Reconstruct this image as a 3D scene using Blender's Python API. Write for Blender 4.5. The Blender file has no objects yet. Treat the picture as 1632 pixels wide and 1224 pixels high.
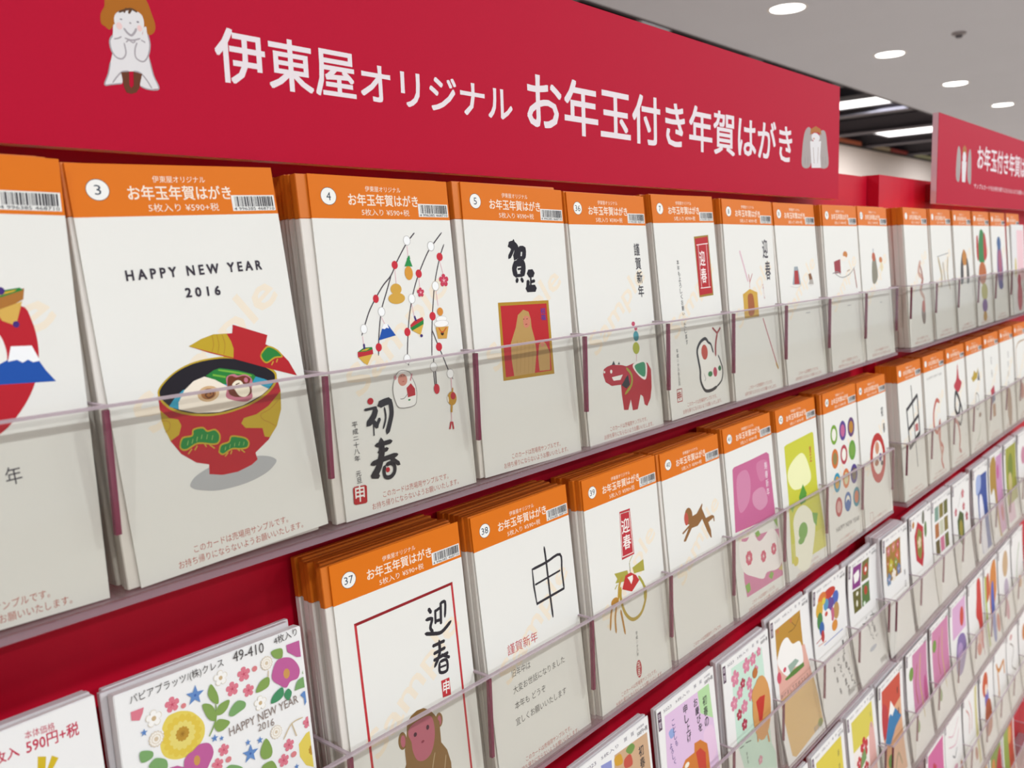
import bpy, bmesh, math, random
from mathutils import Matrix, Vector
sc = bpy.context.scene
C = sc.collection
EYE = 1.5          # eye height above the floor; all rack heights below are given relative to the eye
# ---------------- camera (fitted) ----------------
YAW, PITCH, ROLL, FPX = 0.85961, -0.14073, -0.03668, 1418.99
fw = Vector((math.cos(PITCH)*math.sin(YAW), math.cos(PITCH)*math.cos(YAW), math.sin(PITCH)))
r0 = Vector((math.cos(YAW), -math.sin(YAW), 0)); u0 = r0.cross(fw)
rr = math.cos(ROLL)*r0 + math.sin(ROLL)*u0; uu = -math.sin(ROLL)*r0 + math.cos(ROLL)*u0
cam = bpy.data.cameras.new('camera'); co = bpy.data.objects.new('camera', cam); C.objects.link(co)
M = Matrix((rr, uu, -fw)).transposed().to_4x4(); M.translation = Vector((0, 0, EYE)); co.matrix_world = M
cam.sensor_fit = 'HORIZONTAL'; cam.sensor_width = 36; cam.lens = 36*FPX/1632; cam.clip_start = .01; cam.clip_end = 100
cam.dof.use_dof = True; cam.dof.focus_distance = .56; cam.dof.aperture_fstop = cam.lens/2.2
sc.camera = co
# ---------------- view, world, lights ----------------
sc.view_settings.view_transform = 'Standard'; sc.view_settings.look = 'None'
sc.view_settings.exposure = 0.0; sc.view_settings.gamma = 1; sc.view_settings.use_curve_mapping = False
sc.cycles.transparent_max_bounces = 24; sc.cycles.max_bounces = 8; sc.cycles.use_denoising = True
sc.cycles.caustics_reflective = False; sc.cycles.caustics_refractive = False
w = bpy.data.worlds.new('world'); sc.world = w; w.use_nodes = True
w.node_tree.nodes['Background'].inputs[0].default_value = (.93, .97, 1, 1)
w.node_tree.nodes['Background'].inputs[1].default_value = 0.60
LAMP_W = 19.0
def lamp(name, loc, energy, size, col=(.89, .95, 1), shape='DISK', sy=None, rot=(0, 0, 0)):
    l = bpy.data.lights.new(name, 'AREA'); l.shape = shape; l.size = size
    if sy: l.size_y = sy
    l.energy = energy; l.color = col
    o = bpy.data.objects.new(name, l); o.location = loc; o.rotation_euler = rot; C.objects.link(o); return o
DOWN = [(x, y) for y in (2.06, -1.15, -2.75) for x in (-1.8, -.17, 1.46, 3.1, 4.73, 6.37, 7.96, 9.57, 11.2, 12.8)] + [(x, .45) for x in (1.46, 3.1, 4.73)]
for x, y, a in ((12.2, 3.9, 100), (15.9, 3.9, 190), (6.6, 3.8, 50), (20.4, 3.9, 190)): lamp('panel_lamp', (x, y, EYE+1.83), a, 1.6)
for x, y in DOWN:
    lamp('downlight_lamp', (x, y, EYE+1.247), LAMP_W*(1. if y > -2 else 1.), .15)
# ---------------- helpers ----------------
def lin(h):
    if isinstance(h, tuple): return h
    v = [int(h[i:i+2], 16)/255 for i in (1, 3, 5)]
    return tuple(a/12.92 if a <= .04045 else ((a+.055)/1.055)**2.4 for a in v)
MC = {}
def mat(h, rough=.6, spec=.3, grain=0, scale=200, coat=0):
    k = (h, rough, spec, grain, scale, coat)
    if k in MC: return MC[k]
    m = bpy.data.materials.new('paint'); m.use_nodes = True; b = m.node_tree.nodes['Principled BSDF']
    c = lin(h); b.inputs['Base Color'].default_value = (*c, 1); b.inputs['Roughness'].default_value = rough
    b.inputs['Specular IOR Level'].default_value = spec; b.inputs['Coat Weight'].default_value = coat; b.inputs['Coat Roughness'].default_value = .12
    if grain:
        nt = m.node_tree; n = nt.nodes.new('ShaderNodeTexNoise'); n.inputs['Scale'].default_value = scale; n.inputs['Detail'].default_value = 4
        t = nt.nodes.new('ShaderNodeTexCoord'); nt.links.new(t.outputs['Object'], n.inputs['Vector'])
        x = nt.nodes.new('ShaderNodeMix'); x.data_type = 'RGBA'; x.inputs[6].default_value = (*[a*(1-grain) for a in c], 1); x.inputs[7].default_value = (*[min(1, a*(1+grain)) for a in c], 1)
        nt.links.new(n.outputs['Fac'], x.inputs[0]); nt.links.new(x.outputs[2], b.inputs['Base Color'])
    MC[k] = m; return m
def emis(h, s):
    m = bpy.data.materials.new('lit_lamp'); m.use_nodes = True; b = m.node_tree.nodes['Principled BSDF']
    b.inputs['Base Color'].default_value = (*lin(h), 1); b.inputs['Emission Color'].default_value = (*lin(h), 1); b.inputs['Emission Strength'].default_value = s; return m
def acrylic(name, tint, diff=0., dcol=(.6, .55, .56), ior=1.49, gl=1.):
    m = bpy.data.materials.new(name); m.use_nodes = True; nt = m.node_tree; nt.nodes.clear()
    out = nt.nodes.new('ShaderNodeOutputMaterial'); tr = nt.nodes.new('ShaderNodeBsdfTransparent'); tr.inputs[0].default_value = (*tint, 1)
    g = nt.nodes.new('ShaderNodeBsdfGlossy'); g.inputs['Roughness'].default_value = .06; fr = nt.nodes.new('ShaderNodeFresnel'); fr.inputs[0].default_value = ior
    ge = nt.nodes.new('ShaderNodeNewGeometry'); mu = nt.nodes.new('ShaderNodeMath'); mu.operation = 'SUBTRACT'; mu.inputs[0].default_value = 1
    nt.links.new(ge.outputs['Backfacing'], mu.inputs[1]); m2 = nt.nodes.new('ShaderNodeMath'); m2.operation = 'MULTIPLY'
    nt.links.new(fr.outputs[0], m2.inputs[0]); nt.links.new(mu.outputs[0], m2.inputs[1])
    m3 = nt.nodes.new('ShaderNodeMath'); m3.operation = 'MULTIPLY'; m3.inputs[1].default_value = gl; nt.links.new(m2.outputs[0], m3.inputs[0])
    mx = nt.nodes.new('ShaderNodeMixShader'); nt.links.new(m3.outputs[0], mx.inputs[0]); nt.links.new(tr.outputs[0], mx.inputs[1]); nt.links.new(g.outputs[0], mx.inputs[2])
    last = mx
    if diff:
        d = nt.nodes.new('ShaderNodeBsdfDiffuse'); d.inputs[0].default_value = (*dcol, 1); m4 = nt.nodes.new('ShaderNodeMixShader'); m4.inputs[0].default_value = diff
        nt.links.new(mx.outputs[0], m4.inputs[1]); nt.links.new(d.outputs[0], m4.inputs[2]); last = m4
    nt.links.new(last.outputs[0], out.inputs[0]); return m
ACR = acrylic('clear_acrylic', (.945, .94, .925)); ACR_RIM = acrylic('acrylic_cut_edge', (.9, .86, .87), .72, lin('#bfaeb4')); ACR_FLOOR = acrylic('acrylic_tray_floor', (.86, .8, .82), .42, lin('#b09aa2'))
ACR_SLOT = acrylic('acrylic_painted_red_glint', (.85, .62, .68), .72, lin('#80304c'))  # maroon colour stands in for red refracted in the clear divider edges
def link(name, me, parent=None, loc=None, rot=None):
    o = bpy.data.objects.new(name, me); C.objects.link(o)
    if parent: o.parent = parent
    if loc: o.location = loc
    if rot: o.rotation_euler = rot
    return o
def mesh(name, vs, fs, mats, mi=None):
    me = bpy.data.meshes.new(name); me.from_pydata(vs, [], fs)
    for m in mats: me.materials.append(m)
    if mi: me.polygons.foreach_set('material_index', mi)
    me.update(); return me
def boxes(name, bl, m, bevel=0):
    """bl: list of (x0,x1,y0,y1,z0,z1) joined in one mesh"""
    vs, fs = [], []
    for x0, x1, y0, y1, z0, z1 in bl:
        n = len(vs); vs += [(x, y, z) for z in (z0, z1) for y in (y0, y1) for x in (x0, x1)]
        fs += [tuple(n+i for i in f) for f in ((0, 2, 3, 1), (4, 5, 7, 6), (0, 1, 5, 4), (2, 6, 7, 3), (0, 4, 6, 2), (1, 3, 7, 5))]
    me = mesh(name, vs, fs, [m])
    if bevel:
        bm = bmesh.new(); bm.from_mesh(me); bmesh.ops.bevel(bm, geom=bm.edges[:], offset=bevel, segments=2, affect='EDGES'); bm.to_mesh(me); bm.free()
    return me
def lathe(name, prof, m, n=32, cap=True):
    vs, fs = [], []
    for r, z in prof: vs += [(r*math.cos(2*math.pi*i/n), r*math.sin(2*math.pi*i/n), z) for i in range(n)]
    for k in range(len(prof)-1): fs += [(k*n+i, k*n+(i+1) % n, (k+1)*n+(i+1) % n, (k+1)*n+i) for i in range(n)]
    if cap: fs.append(tuple(range((len(prof)-1)*n, len(prof)*n)))
    return mesh(name, vs, fs, [m])
def tag(o, label=None, cat=None, group=None, kind=None):
    for k, v in (('label', label), ('category', cat), ('group', group), ('kind', kind)):
        if v: o[k] = v
    return o
def thing(name, label, cat, loc=(0, 0, 0), rot=(0, 0, 0), group=None):
    return tag(link(name, None, None, loc, rot), label, cat, group)
# ---------------- flat print ----------------
TC = {}
def text_geo(s, bold):
    k = (s, bold)
    if k not in TC:
        cu = bpy.data.curves.new('t', 'FONT'); cu.body = s; cu.resolution_u = 2; cu.offset = 0
        o = bpy.data.objects.new('t', cu); C.objects.link(o); dg = bpy.context.evaluated_depsgraph_get()
        me = bpy.data.meshes.new_from_object(o.evaluated_get(dg)); vs = [(v.co.x, v.co.y) for v in me.vertices]; fs = [tuple(p.vertices) for p in me.polygons]
        bpy.data.objects.remove(o); bpy.data.curves.remove(cu); bpy.data.meshes.remove(me)
        x0 = min(v[0] for v in vs); x1 = max(v[0] for v in vs); y0 = min(v[1] for v in vs); y1 = max(v[1] for v in vs)
        if bold:  # heavier lettering: the outline printed four times a hair apart
            n = len(vs); e = .014*bold; v0, f0 = vs, fs; vs, fs = [], []
            for j, (dx, dy) in enumerate(((-e, -e), (e, -e), (-e, e), (e, e))): vs += [(a+dx, b+dy) for a, b in v0]; fs += [tuple(i+j*n for i in f) for f in f0]
        TC[k] = ([((a-x0)/(x1-x0), (b-y0)/(y1-y0)) for a, b in vs], fs, (x1-x0)/(y1-y0))
    return TC[k]
def smooth(p, closed, n=4):
    N = len(p); out = []
    for i in range(N if closed else N-1):
        a, b, c, d = (p[(i-1) % N] if closed or i else p[0]), p[i], p[(i+1) % N], (p[(i+2) % N] if closed or i+2 < N else p[-1])
        for j in range(n):
            t = j/n
            out.append(tuple(.5*((2*b[k])+(-a[k]+c[k])*t+(2*a[k]-5*b[k]+4*c[k]-d[k])*t*t+(-a[k]+3*b[k]-3*c[k]+d[k])*t**3) for k in (0, 1)))
    if not closed: out.append(p[-1])
    return out
class Ink:
    """collects flat coloured shapes (mm, card frame); layers are stacked by hundredths of a millimetre"""
    def __init__(s, base=.03): s.v = []; s.f = []; s.m = []; s.mi = []; s.ix = {}; s.d = base
    def col(s, h):
        if h not in s.ix:
            v = [int(h[i:i+2], 16) for i in (1, 3, 5)]; s.ix[h] = len(s.m)
            s.m.append(mat('#%02x%02x%02x' % tuple(int(c*.93) for c in v) if max(v)-min(v) > 60 else h, .5, .2))
        return s.ix[h]
    def add(s, h, pts, faces, copies=1):
        n = len(s.v); q = len(pts)//copies; s.v += [(x/1000, -(s.d+.003*(i//q))/1000, y/1000) for i, (x, y) in enumerate(pts)]; s.d += .003*(copies-1); s.f += [tuple(n+i for i in f) for f in faces]; s.mi += [s.col(h)]*len(faces); s.d += .003
    def poly(s, h, pts): s.add(h, pts, [tuple(range(len(pts)))])
    def ell(s, h, x, y, rx, ry, n=20): s.poly(h, [(x+rx*math.cos(2*math.pi*i/n), y+ry*math.sin(2*math.pi*i/n)) for i in range(n)])
    def stroke(s, h, w, p, closed=False):
        if closed: p = p+[p[0], p[1]]
        L, R = [], []; N = len(p)
        for i in range(N):
            a = p[max(0, i-1)]; b = p[min(N-1, i+1)]; dx, dy = b[0]-a[0], b[1]-a[1]; l = math.hypot(dx, dy) or 1
            k = w/2*(1 if closed or 0 < i < N-1 or N == 2 else .6)
            if 0 < i < N-1 or closed:   # mitre
                a1 = p[i-1] if i else p[-3]; b1 = p[i+1] if i < N-1 else p[2]
                if closed and i in (0, N-2): a1, b1 = p[N-3], p[1]
                if closed and i in (1, N-1): a1, b1 = p[0], p[2]
                e1 = (p[i][0]-a1[0], p[i][1]-a1[1]); e2 = (b1[0]-p[i][0], b1[1]-p[i][1]); n1 = math.hypot(*e1) or 1; n2 = math.hypot(*e2) or 1
                tx, ty = e1[0]/n1+e2[0]/n2, e1[1]/n1+e2[1]/n2; q = math.hypot(tx, ty)
                if q > .3: dx, dy, l = tx, ty, q; k *= min(1.8, 2/q)
            L.append((p[i][0]-dy/l*k, p[i][1]+dx/l*k)); R.append((p[i][0]+dy/l*k, p[i][1]-dx/l*k))
        ext = []
        if not closed and w > .9:
            for a, b in ((p[0], p[1]), (p[-1], p[-2])):
                l = math.hypot(a[0]-b[0], a[1]-b[1]) or 1; ext.append((a[0]+(a[0]-b[0])/l*w*.35, a[1]+(a[1]-b[1])/l*w*.35))
        f = [(i, i+1, N+i+1, N+i) for i in range(N-1)]
        pts = L+R+ext
        if ext: f += [(0, N, 2*N), (N-1, 2*N-1, 2*N+1)]
        s.add(h, pts, f)
    def text(s, h, x0, y0, x1, y1, hh, t, bold=0):
        vs, fs, ar = text_geo(t, bold); dx, dy = x1-x0, y1-y0; l = math.hypot(dx, dy); nx, ny = -dy/l*hh, dx/l*hh
        s.add(h, [(x0+a*dx+b*nx, y0+a*dy+b*ny) for a, b in vs], fs, 4 if bold else 1)
    def vtext(s, h, x0, y0, x1, y1, size, t, bold=0, asp=1):
        n = len(t); dy = (y1-y0)/n; dx = (x1-x0)/n
        for i, ch in enumerate(t):
            if ch == ' ': continue
            cy = y0+dy*(i+.5); cx = x0+dx*(i+.5); vs, fs, ar = text_geo(ch, bold)
            hh = min(abs(dy)*.86, size*1.6); ww = min(size, hh*ar*1.3) if ar > .5 else size*.4
            if ch in '二一ーい': hh = min(hh, size*.7/ max(ar, .7)*.9)
            s.add(h, [(cx+(a-.5)*ww, cy+(b-.5)*hh) for a, b in vs], fs, 4 if bold else 1)
    def flower(s, h, x, y, r, n, cc):
        pts = []
        for i in range(n*6):
            a = 2*math.pi*i/(n*6)+.3; q = abs(math.cos(n*(a-.3)/2)); rad = r*(.62+.38*math.sqrt(q)) if n < 8 else r*(.85+.15*q)
            pts.append((x+rad*math.cos(a), y+rad*math.sin(a)))
        s.poly(h, pts)
        if cc:
            s.ell(cc, x, y, r*.16, r*.16, 8)
            for i in range(n): a = 2*math.pi*i/n+.3; s.stroke(cc, r*.06, [(x+r*.15*math.cos(a), y+r*.15*math.sin(a)), (x+r*.42*math.cos(a), y+r*.42*math.sin(a))])
    def star(s, h, x, y, r):
        s.poly(h, [(x+(r if i % 2 == 0 else r*.42)*math.sin(math.pi*i/5+.15), y+(r if i % 2 == 0 else r*.42)*math.cos(math.pi*i/5+.15)) for i in range(10)])
        s.ell('#4a6cb4', x, y, r*.14, r*.14, 8)
    def draw(s, shapes, texts):
        for q in shapes:
            k = q[0]
            if (k in 'tv') != texts: continue
            if k == 'p': p = list(zip(q[3][::2], q[3][1::2])); s.poly(q[1], smooth(p, True) if q[2] else p)
            elif k == 's':
                p = list(zip(q[5][::2], q[5][1::2]))
                if q[3] and len(p) > 2: p = smooth(p, bool(q[4]))
                s.stroke(q[1], q[2], p, bool(q[4]))
            elif k == 'e': s.ell(q[1], q[2], q[3], q[4], q[5])
            elif k == 'f': s.flower(q[1], q[2], q[3], q[4], q[5], q[6])
            elif k == 'w': s.star(q[1], q[2], q[3], q[4])
            elif k == 't': s.text(*q[1:])
            elif k == 'v': s.vtext(*q[1:])
    def build(s, name, parent, clip=None):
        if not s.f: return None
        me = mesh(name, s.v, s.f, s.m, s.mi)
        if clip:
            bm = bmesh.new(); bm.from_mesh(me)
            for co_, no in (((clip[0]/1000, 0, 0), (-1, 0, 0)), ((clip[1]/1000, 0, 0), (1, 0, 0)), ((0, 0, clip[2]/1000), (0, 0, -1)), ((0, 0, clip[3]/1000), (0, 0, 1))):
                bmesh.ops.bisect_plane(bm, geom=bm.verts[:]+bm.edges[:]+bm.faces[:], plane_co=co_, plane_no=no, clear_outer=True)
            bm.to_mesh(me); bm.free()
        return link(name, me, parent)
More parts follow.
